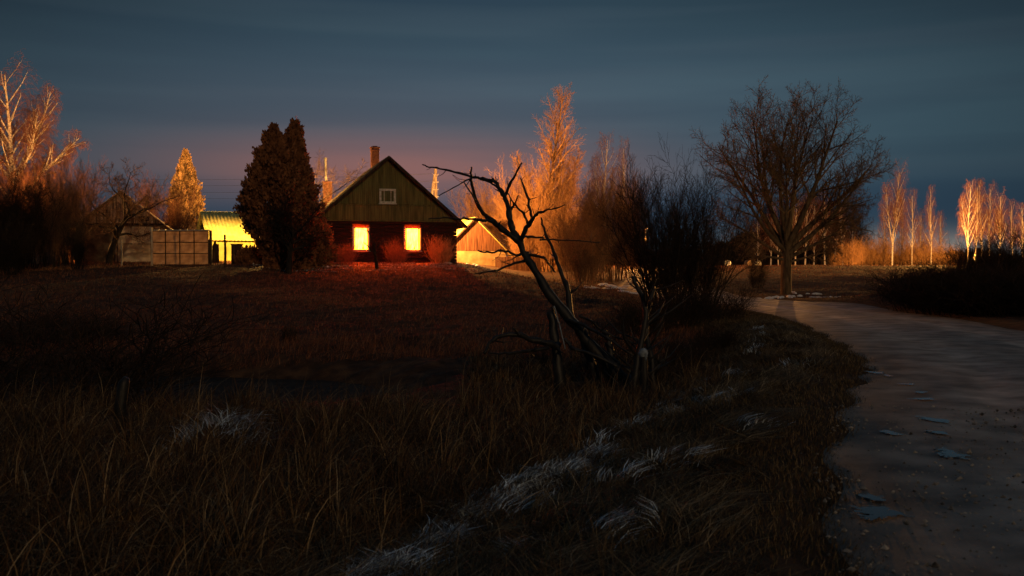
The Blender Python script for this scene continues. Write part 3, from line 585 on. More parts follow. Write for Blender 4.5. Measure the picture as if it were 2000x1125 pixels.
# board fence that continues the shed to the right
fx, fy = at(968, 74); fen = empty('board_fence', (fx, fy, 1.0), R(12), 'reddish upright board fence running right from the boarded shed', 'fence')
m = MB(); boards(m, 0, 3.4, lambda x: -.5, lambda x: 1.3+.03*math.sin(x*9), 0, .12, B, .02); m.build('boards', M['brown_board'], fen)
for q in (.2, .95): MB().box((1.7, .04, q), (3.4, .05, .08)).build('rail', M['brown_board'], fen)
for q in (.05, 1.7, 3.35): m = MB(); m.box((q, .1, .4), (.1, .1, 1.8)); m.build('post', M['dark_board'], fen)
# --- hut on the far left
lx, ly = at(62, 57); hut = empty('hut', (lx, ly, 1.72), R(8), 'low dark plank hut half hidden by shrubs at the left edge', 'hut')
m = MB(); m.box((-.2, 1.5, .9), (3.0, 3.0, 2.0)); m.build('wall', M['dull_plaster'], hut)
m = MB()
for q in range(9): m.box((-.2, -.02, .06+q*.2), (3.05, .04+.01*(q % 2), .19))
m.build('planks', M['old_board'], hut)
m = MB(); v = [(-2, -.4, 1.95), (1.6, -.4, 1.95), (1.6, 3.4, 2.5), (-2, 3.4, 2.5)]; m.add(v+[(a, b, c-.08) for a, b, c in v], [(0, 1, 2, 3), (7, 6, 5, 4), (0, 4, 5, 1), (1, 5, 6, 2), (2, 6, 7, 3), (3, 7, 4, 0)]); m.build('roof', M['roof_sheet'], hut)
lx, ly = at(113, 63); prv = empty('privy', (lx, ly, 1.75), R(25), 'small whitewashed lean-to glimpsed through twigs left of the barn', 'lean-to')
m = MB(); m.box((0, .8, .75), (1.25, 1.4, 1.6)); m.build('wall', M['plaster'], prv)
m = MB(); m.box((0, .75, 1.60), (1.5, 1.8, .08), Matrix.Rotation(R(9), 3, 'X')); m.build('roof', M['dark_board'], prv)
m = MB(); m.box((.15, .085, .65), (.6, .04, 1.3)); m.build('door', M['plaster'], prv); prv.name = 'lean_to'
# --- cold frame / glazed panel stand
gx, gy = at(352, 54); gh = empty('glazed_screen', (gx, gy, 1.62), R(3), 'standing screen of clouded sheets in a dark grid frame before the barn', 'screen')
W2, H2 = 3.05, 1.83
for side, y in (('f', 0),):
    for i in range(4):
        for j in range(3):
            m = MB(); m.box((-W2/2+W2*(i+.5)/4, y, .06+H2*(j+.5)/3), (W2/4-.004, .012, H2/3-.004)); m.build('sheet', M['sheet'], gh)
    m = MB()
    for i in range(5): m.box((-W2/2+W2*i/4, y-.03, .06+H2/2), (.045, .045, H2))
    for j in range(4): m.box((0, y-.035, .06+H2*j/3), (W2, .04, .04))
    m.build('frame', M['dark_board'], gh)
m = MB(); m.box((0, .02, H2+.10), (W2+.16, .20, .05)); r_o = m.build('top_rail', M['metal'], gh)
for i in range(9): MB().box((-W2/2+W2*i/8, .02, H2+.135), (.05, .21, .02)).build('rail_clip', M['metal'], r_o)
m = MB(); m.bar((-.25, .06, 1.75), (.1, .5, .05), .06); m.build('brace', M['dark_board'], gh)
m = MB(); m.box((W2/2+.12, 0, .95), (.13, .13, 1.95)); m.build('corner_post', M['dark_board'], gh)
# posts by the barn and the greenhouse
for px, d, top, w, mt, lb in ((238, 53.5, 470, .05, 'grey_post', 'thin pale post standing before the barn wall'), (297, 53.2, 448, .06, 'plaster', 'thin pale post at the left end of the clouded screen'),
                      (440, 52, 462, .07, 'dark_board', 'dark rough post right of the clouded screen'), (463, 56, 478, .55, 'dark_board', 'broad dark gatepost before the yellow shed'), (441.5, 50, 0, 0, '', '')):
    if not lb: continue
    x, y = at(px, d); zb = h1(x, y); zt = zz(top, d); hh = zt-zb+.1; m = MB()
    if w < .3: m.tube([(0, 0, -.1), (.015, 0, hh*.5), (-.01, 0, hh)], [w, w*.9, w*.8], 8)
    else: m.box((0, 0, hh/2-.1), (w, .3, hh)); m.box((0, 0, hh-.08), (w+.06, .36, .06))
    o = m.build('post', M[mt]); o.location = (x, y, zb); setp(o, lb, 'post')
def picket(px0, px1, d, top, n, label, h_=None):
    x0, y0 = at(px0, d); x1, y1 = at(px1, d+.6); z0 = h1(x0, y0); f_ = empty('picket_fence', (x0, y0, z0), 0, label, 'fence'); hh = zz(top, d)-z0; L_ = x1-x0
    for i in range(n):
        m = MB(); hq = hh*B.uniform(.85, 1.08); xx = L_*i/(n-1); ti = B.uniform(-.04, .04); w = .045
        m.prism([(xx-w, -.1), (xx+w, -.1), (xx+w+ti, hq-.08), (xx+ti, hq), (xx-w+ti, hq-.08)], .0, .02); o = m.build('picket', M['dark_board'], f_)
    for q in (.3, .75): MB().box((L_/2, .04, hh*q), (L_, .03, .06)).build('rail', M['dark_board'], f_)
picket(410, 433, 57, 472, 7, 'thin gappy pickets standing against the yellow shed wall')
picket(472, 512, 56.5, 479, 16, 'dark picket fence between the broad gatepost and the conifers')
# hay bales far behind
for px, w, lb in ((1421, .72, 'pale round bale glowing furthest left across the road'), (1461, .78, 'dull brown round bale behind the road sapling'), (1480, .75, 'pale round bale just right of the road sapling')):
    x, y = at(px, 118); m = MB(); q = 20; m.tube([(-.4, 0, .5), (-.36, 0, .5), (.36, 0, .5), (.4, 0, .5)], [.42, .5, .5, .42], q)
    o = m.build('hay_bale', M['pale_plastic'] if w != .78 else M['old_board'], smooth=False); o.location = (x, y, h1(x, y)+.02); o.rotation_euler = (0, 0, R(90)+B.uniform(-.5, .5)); o.scale = (w, w, w); setp(o, lb, 'bale', 'bales on the field')

# --- utility pole and wires
ux, uy = at(851, 82); up = empty('utility_pole', (ux, uy, 1.6), R(15), 'lit wooden utility pole with a leaning strut behind the house roof', 'utility pole')
m = MB(); m.tube([(.0, 0, -.3), (.04, 0, 3.5), (.0, 0, 8.0)], [.17, .15, .12], 12); m.build('pole', M['grey_post'], up)
m = MB(); m.tube([(-1.25, .1, -.3), (-.62, .08, 3.7), (-.06, .03, 7.5)], [.15, .13, .11], 12); m.build('strut', M['grey_post'], up)
for q, zq in enumerate((7.5, 6.9, 6.3, 5.7)):
    for sg in (-1, 1): MB().tube([(0, -.1, zq), (sg*.22, -.1, zq), (sg*.22, -.1, zq+.14)], [.02, .02, .045], 6).build('insulator', M['pale_plastic'], up)
def wire(p, q, sag, label, r=.012):
    p = Vector(p); q = Vector(q); pts = [p.lerp(q, i/24)-Vector((0, 0, sag*4*(i/24)*(1-i/24))) for i in range(25)]
    m = MB(); m.tube([tuple(a) for a in pts], [r]*25, 5); o = m.build('cable', M['metal']); setp(o, label, 'cable', 'overhead cables behind the house')
for zq, lb, dz in ((7.6, 'topmost overhead cable left of the utility pole', 0), (7.0, 'second overhead cable below the topmost one', -.4), (6.4, 'third overhead cable from the utility pole top', -.9), (5.8, 'lowest overhead cable running left from the utility pole', -1.3)):
    wire((ux-.22, uy-.1, 1.6+zq), (-63, 128, 13.2+dz*1.6), .5, lb, .011)

# ------------------------------------------------------------------ lamps
def lamp(px, d, z, energy, col, label, arm=(.5, 0), r=.12, head=True):
    x, y = at(px, d); zg = h1(x, y); e_ = empty('yard_lamp', (x, y, zg), 0, label, 'lamp', 'sodium yard lamps')
    hz_ = z-zg; m = MB(); m.tube([(-arm[0], -arm[1], -.2), (-arm[0], -arm[1], hz_*.6), (-arm[0], -arm[1], hz_+.25)], [.07, .06, .05], 10); m.build('pole', M['grey_post'], e_)
    m = MB(); m.tube([(-arm[0], -arm[1], hz_+.2), (-arm[0]*.4, -arm[1]*.4, hz_+.34), (0, 0, hz_+.3)], [.025, .025, .025], 8); m.build('arm', M['metal'], e_)
    m = MB(); m.tube([(0, 0, hz_+.34), (0, 0, hz_+.28), (0, 0, hz_+.2)], [.05, .14, .19], 16, True); m.build('shade', M['metal'], e_)
    l = bpy.data.lights.new('bulb', 'POINT'); l.energy = energy; l.color = col; l.shadow_soft_size = r; lo = bpy.data.objects.new('bulb', l); COL.objects.link(lo); lo.parent = e_; lo.location = (0, 0, hz_)
    return e_
SOD = (1, .40, .09)
yl = lamp(541, 61.0, 5.1, 11500, (1, .50, .11), 'yard lamp hidden behind the dark conifers')
for a_, w_ in ((3, .20), (68, .34)): MB().box((-.30*math.sin(R(a_)), -.30*math.cos(R(a_)), 5.1-h1(*at(541, 61))), (w_, .02, .5), Matrix.Rotation(R(-a_), 3, 'Z')).build('light_blocker', M['metal'], yl)  # unseen plates added to block this lamp's streak on the left slope
lamp(868, 71.5, 5.4, 15000, SOD, 'yard lamp hidden behind the house roof', arm=(.4, .3))
lamp(1262, 84, 4.6, 6500, SOD, 'roadside lamp hidden behind the big dark willow', arm=(0, -.5))
lamp(1908, 96, 2.55, 75000, (1, .42, .085), 'roadside lamp hidden behind the scrub on the right', arm=(0, -.5))
lamp(84, 62, 4.3, 12000, SOD, 'added lamp behind the shrubs left of the barn brightening the birch', arm=(.5, 0))  # unseen extra lamp, added to bring up the limbs of the left birch
lamp(1536, 146, 6.2, 22000, SOD, 'added far lamp behind the oak trunk brightening the far birches', arm=(0, -.5))  # unseen extra lamp, added because the far birch trunks stayed too dim

# ------------------------------------------------------------------ bare trees
def grow(rng, p, d, L_, r, lvl, S, out, bias=None):
    sp = S[lvl]; k = sp['k']; seg = L_/k; p = Vector(p); d = Vector(d).normalized(); pts = [p.copy()]; rad = [r]; ds = [d.copy()]
    tip = sp.get('tip', .3)
    for i in range(k):
        d = d+Vector((rng.gauss(0, sp['j']), rng.gauss(0, sp['j']), rng.gauss(0, sp['j'])*.7+sp['t']))
        d.normalize(); p = p+d*seg; pts.append(p.copy()); rad.append(r*(1-(1-tip)*(i+1)/k)); ds.append(d.copy())
    out[lvl].append((pts, rad))
    if lvl+1 >= len(S): return
    n = sp['n']; n = n if isinstance(n, int) else rng.randint(*n); a0 = rng.random()*6.28
    for c in range(n):
        t = sp['s']+(sp.get('e', 1)-sp['s'])*((c+rng.random())/n); f_ = t*k; i = min(int(f_), k-1); q = pts[i].lerp(pts[i+1], f_-i); dd = ds[i+1]
        a0 += 2.4+rng.gauss(0, .4); ax = dd.orthogonal().normalized(); ax = Matrix.Rotation(a0, 3, dd) @ ax
        ang = R(sp['a']*rng.uniform(.7, 1.3)*(1-sp.get('at', 0)*t)); nd_ = Matrix.Rotation(ang, 3, ax) @ dd
        rr = rad[i]+(rad[i+1]-rad[i])*(f_-i)
        grow(rng, q, nd_, L_*sp['lr']*(1-sp.get('ld', .5)*t)*rng.uniform(.7, 1.2), max(rr*sp['rr'], S[lvl+1].get('min', .004)), lvl+1, S, out)
SID = [10, 7, 5, 3, 3, 3]
def tree_meshes(rng, seeds, S, split=1, z0=0):
    """seeds: list of (pos, dir, len, rad, level); returns trunk mesh, crown mesh"""
    out = [[] for _ in S]
    for s in seeds: grow(rng, s[0], s[1], s[2], s[3], s[4] if len(s) > 4 else 0, S, out)
    tr = [(out[i], SID[i]) for i in range(split)]; cw = [(out[i], SID[i]) for i in range(split, len(S))]
    return tube_mesh('trunk', tr), tube_mesh('crown', cw)
def plant(name, trm, crm, tm, cm, loc, label, cat, group=None, rz=0, sc=1, parts=('trunk', 'crown'), sz=None):
    e_ = empty(name, loc, rz, label, cat, group); e_.scale = (sc, sc, sz or sc)
    for me, mt, pn in ((trm, tm, parts[0]), (crm, cm, parts[1])):
        o = bpy.data.objects.new(pn, me); COL.objects.link(o); o.parent = e_
        if not me.materials: me.materials.append(mt)
    return e_
def ground(px, d, dz=-.05): x, y = at(px, d); return (x, y, h1(x, y)+dz)
L1 = lambda **k: k

# --- big oak right of the middle
rg_ = random.Random(21)
S_oak = [L1(k=5, j=.03, t=0, n=0, s=.5, a=30, lr=.5, rr=.5, tip=.9), L1(k=10, j=.065, t=.012, n=13, s=.32, a=36, lr=.56, rr=.50, ld=.55, tip=.16), L1(k=7, j=.10, t=.03, n=8, s=.15, a=38, lr=.50, rr=.6, ld=.45, tip=.3, min=.022), L1(k=5, j=.13, t=.03, n=6, s=.12, a=40, lr=.55, rr=.6, ld=.35, min=.013, tip=.45), L1(k=4, j=.16, t=.03, n=3, s=.2, a=38, lr=.6, rr=.7, ld=.3, min=.008, tip=.6), L1(k=3, j=.2, t=.02, n=0, s=.2, a=35, lr=.5, rr=.7, min=.006, tip=.7)]
def zp(py, d): return zz(py, d)
oak_d = 52.0; ox, oy = at(1535, oak_d); oz = h1(ox, oy)
sc_ = oak_d/F
seeds = [((0, 0, -.3), (0, 0, 1), 3.2, .33, 0)]
for q, (ang, dep, l_, r_0, z_) in enumerate([(-4, .1, 6.9, .17, 2.8), (9, -.25, 6.9, .16, 2.7), (-17, .3, 6.9, .16, 2.6), (20, .2, 6.9, .17, 2.7), (-29, -.3, 7.2, .19, 2.5), (31, -.2, 7.2, .21, 2.5), (-41, .15, 6.9, .17, 2.4), (43, .3, 6.9, .20, 2.3), (-53, -.2, 6.1, .15, 2.3), (55, -.3, 6.0, .17, 2.1), (-66, .2, 4.6, .11, 2.0), (68, .1, 4.5, .12, 1.9), (2, .9, 5.6, .13, 2.5), (-6, -.9, 5.4, .13, 2.4), (80, .3, 3.4, .08, 1.7), (-80, -.3, 3.2, .08, 1.8)]):
    seeds.append(((.12*math.sin(R(ang)), .1*dep, z_), (math.sin(R(ang)), dep*.6, math.cos(R(ang))), l_*.98, r_0, 1))
tr, cw = tree_meshes(rg_, seeds, S_oak, 2)
plant('oak_tree', tr, cw, M['bark'], M['oak_twig'], (ox, oy, oz), 'large spreading bare oak standing alone beside the road bend', 'tree', sc=.87, sz=.99)

# --- birches
S_b = [L1(k=12, j=.035, t=.03, n=20, s=.25, e=.97, a=36, lr=.40, rr=.5, ld=.62, tip=.12), L1(k=7, j=.09, t=.05, n=9, s=.2, a=38, lr=.55, rr=.5, ld=.45, tip=.25, min=.014), L1(k=5, j=.12, t=-.10, n=6, s=.1, a=42, lr=.8, rr=.6, ld=.3, min=.009, tip=.5), L1(k=5, j=.10, t=-.30, n=2, s=.1, a=35, lr=.6, rr=.8, ld=.3, min=.005, tip=.7), L1(k=3, j=.12, t=-.3, n=0, s=.1, a=35, lr=.6, rr=.8, min=.005, tip=.8)]
BV = []
for sd_, n_s in ((1, 1), (2, 1), (3, 2), (4, 1), (5, 3)):
    rgx = random.Random(40+sd_); sds = [((0, 0, -.2), (rgx.gauss(0, .04), 0, 1), 12.5, .21, 0)]
    if n_s > 1: sds.append(((0.02, 0, 3.0), (-.34, .1, 1), 7.5, .10, 0))
    if n_s > 2: sds.append(((0.02, 0, 4.0), (.42, -.1, 1), 6.0, .09, 0))
    out = [[] for _ in S_b]
    for q in sds: grow(rgx, q[0], q[1], q[2], q[3], 0, S_b, out)
    BV.append((tube_mesh('trunk', [(out[0], 9), (out[1], 5)]), tube_mesh('crown', [(out[2], 3), (out[3], 3), (out[4], 3)])))
def birch(px, d, top, v, label, group=None, rz=0, wide=1.0, name='birch_tree', base=None):
    loc = ground(px, d); hh = (zz(top, d)-loc[2])/12.6; o = plant(name, BV[v][0], BV[v][1], M['birch_bark'], M['twig_red'], loc, label, 'tree', group, rz, hh*wide, sz=hh); return o
GR = 'birches lit orange on the right'
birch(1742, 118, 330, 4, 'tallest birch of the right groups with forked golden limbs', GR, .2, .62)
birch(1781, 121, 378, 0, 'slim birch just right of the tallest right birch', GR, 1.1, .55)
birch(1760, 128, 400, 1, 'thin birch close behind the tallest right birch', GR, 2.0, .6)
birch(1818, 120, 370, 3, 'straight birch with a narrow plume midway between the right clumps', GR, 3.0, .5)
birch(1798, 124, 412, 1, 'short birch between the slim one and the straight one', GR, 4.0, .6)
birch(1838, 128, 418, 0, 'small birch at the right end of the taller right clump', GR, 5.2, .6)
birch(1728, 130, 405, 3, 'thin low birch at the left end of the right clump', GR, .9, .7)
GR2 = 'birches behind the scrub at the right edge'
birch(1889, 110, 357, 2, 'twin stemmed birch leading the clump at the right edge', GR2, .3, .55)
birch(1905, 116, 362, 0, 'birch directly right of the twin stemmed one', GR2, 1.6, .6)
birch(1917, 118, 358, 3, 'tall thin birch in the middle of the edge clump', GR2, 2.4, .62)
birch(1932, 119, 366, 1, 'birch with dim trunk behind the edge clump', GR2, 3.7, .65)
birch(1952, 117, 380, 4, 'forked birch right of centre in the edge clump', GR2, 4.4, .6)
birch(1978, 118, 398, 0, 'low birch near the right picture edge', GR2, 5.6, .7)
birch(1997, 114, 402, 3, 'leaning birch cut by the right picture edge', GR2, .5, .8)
rgx = random.Random(61); out = [[] for _ in S_b]
for q in [((0, 0, -.2), (.02, 0, 1), 14.2, .34), ((.05, 0, 6.2), (-.42, .1, 1), 7.6, .20), ((.1, 0, 7.0), (.30, .3, 1), 6.6, .17), ((.05, 0, 5.0), (1.0, .1, .95), 6.2, .20), ((.0, 0, 5.8), (-.8, -.3, .9), 5.0, .14), ((.1, 0, 6.6), (.75, -.2, 1), 5.2, .14)]: grow(rgx, q[0], q[1], q[2], q[3], 0, S_b, out)
lb_ = ground(36, 71); zm = 15.9/14.6
plant('birch_tree', tube_mesh('trunk', [(out[0], 10), (out[1], 5)]), tube_mesh('crown', [(out[2], 3), (out[3], 3), (out[4], 3)]), M['birch_bark'], M['twig_red'], lb_, 'tall golden limbed birch rising at the left edge', 'tree', None, 0, .95)
birch(1178, 108, 268, 2, 'pale birch with forked trunk behind the brown thicket', 'birches beyond the poplar', .8, .6)
birch(1215, 112, 285, 0, 'thin birch right of the forked one beyond the poplar', 'birches beyond the poplar', 2.0, .5)
# far wood behind the oak: dark crowns with the feet of the birches lit
fg = 'birches of the far wood behind the oak'
for px, d, top, v, lb in ((1553, 172, 400, 1, 'far wood birch seen just right of the oak trunk'), (1572, 176, 385, 0, 'far wood birch second from the oak trunk'), (1589, 180, 392, 3, 'far wood birch in the middle of the row'), (1611, 174, 378, 1, 'bright footed far birch left of the last one'), (1646, 172, 408, 0, 'far wood birch at the right end of the row'), (1505, 178, 402, 3, 'far wood birch seen just left of the oak trunk'), (1630, 182, 396, 4, 'dim far birch between the two right ones'), (1480, 176, 430, 0, 'low far birch left of the oak'), (1665, 178, 430, 1, 'smallest far birch at the edge of the wood'), (1520, 174, 415, 4, 'forked far birch behind the oak trunk')):
    birch(px, d, top, v, lb, fg, px*.37, .75)

# --- shrubs (many stems from the ground)
def shrub_mesh(seed, h, n, spread, S, r=.03, lean=.35, split=1):
    rgx = random.Random(seed); sds = []
    for i in range(n):
        a = rgx.random()*6.28; q = spread*math.sqrt(rgx.random()); sds.append(((q*math.cos(a), q*math.sin(a), -.1), (lean*rgx.uniform(.2, 1)*math.cos(a), lean*rgx.uniform(.2, 1)*math.sin(a), 1), h*rgx.uniform(.55, 1.05), r*rgx.uniform(.6, 1.2), 0))
    return tree_meshes(rgx, sds, S, split)
S_sh = [L1(k=7, j=.07, t=.03, n=11, s=.15, a=30, lr=.42, rr=.5, ld=.35, tip=.2), L1(k=5, j=.1, t=.05, n=7, s=.12, a=32, lr=.55, rr=.6, ld=.35, min=.008, tip=.4), L1(k=4, j=.14, t=.05, n=4, s=.1, a=32, lr=.6, rr=.7, ld=.3, min=.006, tip=.6), L1(k=3, j=.15, t=.04, n=0, s=.1, a=30, lr=.6, rr=.7, min=.005, tip=.7)]
S_lo = [L1(k=6, j=.10, t=.01, n=8, s=.12, a=38, lr=.5, rr=.5, ld=.35, tip=.25), L1(k=4, j=.14, t=.03, n=5, s=.12, a=38, lr=.6, rr=.6, ld=.35, min=.006, tip=.4), L1(k=3, j=.16, t=.03, n=0, s=.1, a=32, lr=.6, rr=.7, min=.005, tip=.6)]
SHA = shrub_mesh(1, 5.0, 34, .9, S_sh, .032, .40)      # dense big
SHB = shrub_mesh(2, 5.0, 26, .7, S_sh, .030, .30)
SHC = shrub_mesh(3, 2.2, 60, .9, S_lo, .014, .55)      # low
SHD = shrub_mesh(4, 2.2, 80, 1.3, S_lo, .012, .35)
MATS = {}
def shrub(var, px, d, top, tm, cm, label, group=None, rz=0, wide=1.0, name='bare_shrub', h0=5.0, cat='shrub', parts=('stems', 'twigs'), dz=-.05):
    key = (id(var), tm, cm)
    if key not in MATS:
        a = var[0].copy() if var[0].materials else var[0]; b = var[1].copy() if var[1].materials else var[1]; a.materials.clear(); b.materials.clear(); MATS[key] = (a, b)
    a, b = MATS[key]; loc = ground(px, d, dz); sz = (zz(top, d)-loc[2])/h0
    return plant(name, a, b, M[tm], M[cm], loc, label, cat, group, rz, sz*wide, parts, sz)
SHW = shrub_mesh(11, 5.0, 26, .5, S_sh, .040, .75)
SHV = shrub_mesh(12, 5.0, 16, .4, S_sh, .040, .6)
SHE = shrub_mesh(15, 2.2, 26, 1.2, S_lo, .013, .3)
TGL = shrub_mesh(13, 2.2, 12, .5, S_lo, .010, .9)
# poplar cluster
rgx = random.Random(77)
S_p = [L1(k=14, j=.02, t=.05, n=38, s=.12, e=.98, a=44, lr=.31, rr=.55, ld=.62, tip=.12, at=.45), L1(k=7, j=.08, t=.035, n=9, s=.15, a=36, lr=.48, rr=.55, ld=.4, tip=.25, min=.014), L1(k=5, j=.10, t=.04, n=6, s=.1, a=34, lr=.6, rr=.6, ld=.3, min=.009, tip=.4), L1(k=4, j=.12, t=.04, n=2, s=.1, a=32, lr=.65, rr=.7, ld=.3, min=.0055, tip=.6), L1(k=3, j=.1, t=.03, n=0, s=.1, a=30, lr=.5, rr=.8, min=.005, tip=.7)]
tr, cw = tree_meshes(rgx, [((0, 0, -.3), (-.01, 0, 1), 14.2, .26, 0), ((.65, .3, -.3), (.07, .02, 1), 11.0, .2, 0), ((.1, 0, 2.2), (-.42, .1, 1), 7.0, .13, 0), ((.5, 0, 3.0), (.42, -.1, 1), 6.4, .12, 0)], S_p, 2)
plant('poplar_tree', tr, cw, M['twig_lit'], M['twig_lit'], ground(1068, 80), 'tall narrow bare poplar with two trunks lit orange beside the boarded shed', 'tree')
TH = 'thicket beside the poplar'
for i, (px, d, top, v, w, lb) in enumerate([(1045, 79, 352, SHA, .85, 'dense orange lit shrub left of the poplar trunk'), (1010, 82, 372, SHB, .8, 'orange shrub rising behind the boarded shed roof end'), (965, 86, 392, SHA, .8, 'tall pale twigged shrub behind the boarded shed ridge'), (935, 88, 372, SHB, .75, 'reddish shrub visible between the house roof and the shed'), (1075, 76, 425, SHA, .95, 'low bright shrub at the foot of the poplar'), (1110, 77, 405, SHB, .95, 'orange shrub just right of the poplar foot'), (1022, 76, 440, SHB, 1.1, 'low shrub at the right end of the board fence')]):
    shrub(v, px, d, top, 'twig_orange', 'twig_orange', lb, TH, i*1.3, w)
TB = 'brown thicket right of the poplar'
for i, (px, d, top, v, w, lb) in enumerate([(1128, 66, 395, SHA, .8, 'brown shrub at the left end of the dark thicket'), (1160, 63, 385, SHB, .85, 'brown shrub in the middle of the dark thicket'), (1196, 64, 372, SHA, .75, 'tallest brown shrub of the thicket left of the willow'), (1230, 67, 362, SHB, .75, 'brown shrub touching the left side of the willow'), (1145, 57, 455, SHB, 1.1, 'low dark shrub before the brown thicket')]):
    shrub(v, px, d, top, 'twig_brown', 'twig_brown', lb, TB, i*1.7+.4, w)
# big dark willow bush and neighbours
shrub(SHW, 1318, 30, 358, 'bark_dark', 'twig_dark', 'big dark willow bush fanning up before the road bend', None, .6, .72, 'willow_bush')
shrub(SHV, 1292, 32, 345, 'bark_dark', 'twig_dark', 'taller upright willow bush behind the left of the fan', 'willow clump', 2.0, .8, 'willow_bush')
shrub(SHW, 1375, 34, 372, 'bark_dark', 'twig_dark', 'right hand willow bush overlapping the oak limbs', 'willow clump', 3.3, .8, 'willow_bush')
shrub(SHC, 1335, 27, 560, 'bark_dark', 'twig_dark', 'tangle of low dark twigs at the foot of the willow', None, 1, 1.25, 'low_shrub', 2.2)
shrub(SHC, 1400, 29, 560, 'bark_dark', 'twig_dark', 'low dark shrub spilling toward the road from the willow', None, 2, 1.3, 'low_shrub', 2.2)
shrub(SHD, 1260, 26, 590, 'bark_dark', 'twig_dark', 'low twiggy shrub left of the willow foot', None, 3, 1.3, 'low_shrub', 2.2)
# scrub on the mound at the right
SG = 'dark scrub on the mound right of the road'  # near black twigs put the shade of this mass into their colour
for i, (px, d, top, v, w) in enumerate([(1870, 39, 508, SHD, 1.5), (1905, 38, 474, SHE, 1.1), (1945, 38, 468, SHE, 1.0), (1985, 37, 460, SHE, 1.0), (2025, 36, 455, SHE, 1.1), (1903, 45, 484, SHD, 1.0), (1925, 43, 496, SHD, 1.2), (1965, 42, 498, SHC, 1.3), (2010, 41, 494, SHC, 1.3), (1835, 37, 525, SHC, 1.8), (1870, 34, 530, SHC, 2.4), (1925, 32.5, 530, SHD, 2.2), (1985, 31.5, 530, SHC, 2.4), (1815, 39.5, 545, SHD, 1.8), (1845, 35.2, 545, SHD, 2.8), (1905, 33.5, 530, SHC, 2.2), (1960, 34.5, 528, SHD, 2.2)]):
    shrub(v, px, d, top, 'bark_dark', 'twig_dark', ['broad low', 'upright', 'spiky', 'tall', 'edge', 'dense hindmost left', 'hindmost middle', 'hindmost right', 'far edge', 'creeping left', 'creeping central', 'front', 'front edge', 'lowest leftmost', 'roadside', 'inner', 'inner right'][i]+' dark shrub of the scrub mound at the right', SG, i*.9, w, 'scrub_bush', 2.2)
# small lit bushes on the far crest
for px, d, top, w, lb in ((1660, 112, 478, 1.1, 'round reddish bush on the crest right of the far wood'), (1690, 125, 490, 1.2, 'low bush between the far wood and the birch clump'), (1706, 122, 470, 1.0, 'wispy bush at the left foot of the birch clump'), (1765, 126, 468, 1.6, 'orange undergrowth bush between the clump trunks'), (1800, 122, 480, 1.5, 'orange bush under the straight birch'), (1850, 124, 485, 1.3, 'low bush right of the taller birch clump'), (1632, 120, 500, .9, 'small dim bush under the far wood')):
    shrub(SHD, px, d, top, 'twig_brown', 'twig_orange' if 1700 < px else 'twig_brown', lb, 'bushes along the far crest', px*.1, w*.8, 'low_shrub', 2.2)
shrub(SHC, 1478, 57, 500, 'bark_dark', 'twig_dark', 'thin dark sapling on the verge left of the oak', None, 1, .45, 'sapling', 2.2, 'sapling')
# garden shrubs before the house
shrub(SHC, 672, 57.2, 478, 'twig_red', 'twig_red', 'red lit bush under the left side of the left window', 'garden bushes', 1, .85, 'garden_bush', 2.2)
shrub(SHC, 775, 57.5, 470, 'twig_red', 'twig_red', 'red lit bush between the two lit windows', 'garden bushes', 2.4, .7, 'garden_bush', 2.2)
shrub(SHC, 862, 58.3, 466, 'twig_orange', 'twig_orange', 'pale stalky bush at the right corner of the house', 'garden bushes', 4.0, .8, 'garden_bush', 2.2)
# far left dark growth
LG = 'dark shrubs along the left edge'
for i, (px, d, top, v, w, lb) in enumerate([(-10, 50, 352, SHA, .9, 'tall dark shrub cut by the left edge'), (52, 51, 380, SHB, .95, 'dark shrub before the plank hut'), (102, 53, 372, SHA, .6, 'thin shrub veiling the whitewashed lean-to'), (138, 54, 345, SHB, .75, 'shrub close to the left barn corner'), (20, 47, 445, SHA, 1.2, 'low dark shrub in front of the hut'), (150, 50, 440, SHB, .9, 'low shrub before the left barn corner')]):
    shrub(v, px, d, top, 'bark_dark', 'twig_brown' if i in (2, 3) else 'twig_dark', lb, LG, i*1.1, w)
for i, (px, d, top, w, lb) in enumerate([(70, 68, 345, .9, 'bright red bush behind the dark shrubs under the birch'), (118, 70, 342, .8, 'orange bush between the left birches and the barn'), (18, 70, 335, 1.0, 'reddish bush round the foot of the tall left birch'), (318, 74, 372, .8, 'red twigged shrub behind the barn roof end')]):
    shrub(SHA if i % 2 else SHB, px, d, top, 'bark', 'bush_red', lb, 'lit bushes beyond the barn', i*1.9, w)
for i, (px, d, top, w, v, lb) in enumerate([(60, 24, 610, 2.0, SHC, 'sparse dark bush on the far pond bank at the left'), (185, 25, 620, 1.5, SHC, 'thin dark bush leaning over the pond'), (-20, 16, 600, 2.2, SHC, 'dark bush at the near left pond bank'), (565, 24.5, 640, .6, SHD, 'upright dark stalks on the far pond bank'), (405, 24.5, 655, .6, SHD, 'short dark stalks left of the upright ones'), (1400, 21, 640, 1.2, SHD, 'dark weeds by the verge below the willow'), (1340, 19, 660, 1.2, SHC, 'dark twigs behind the frosted stump')]):
    shrub(v, px, d, top, 'bark_dark', 'twig_dark', lb, 'bushes round the pond', i*1.3, w, 'low_shrub', 2.2)
# woods at the horizon behind everything
rgx = random.Random(9)
woods = []
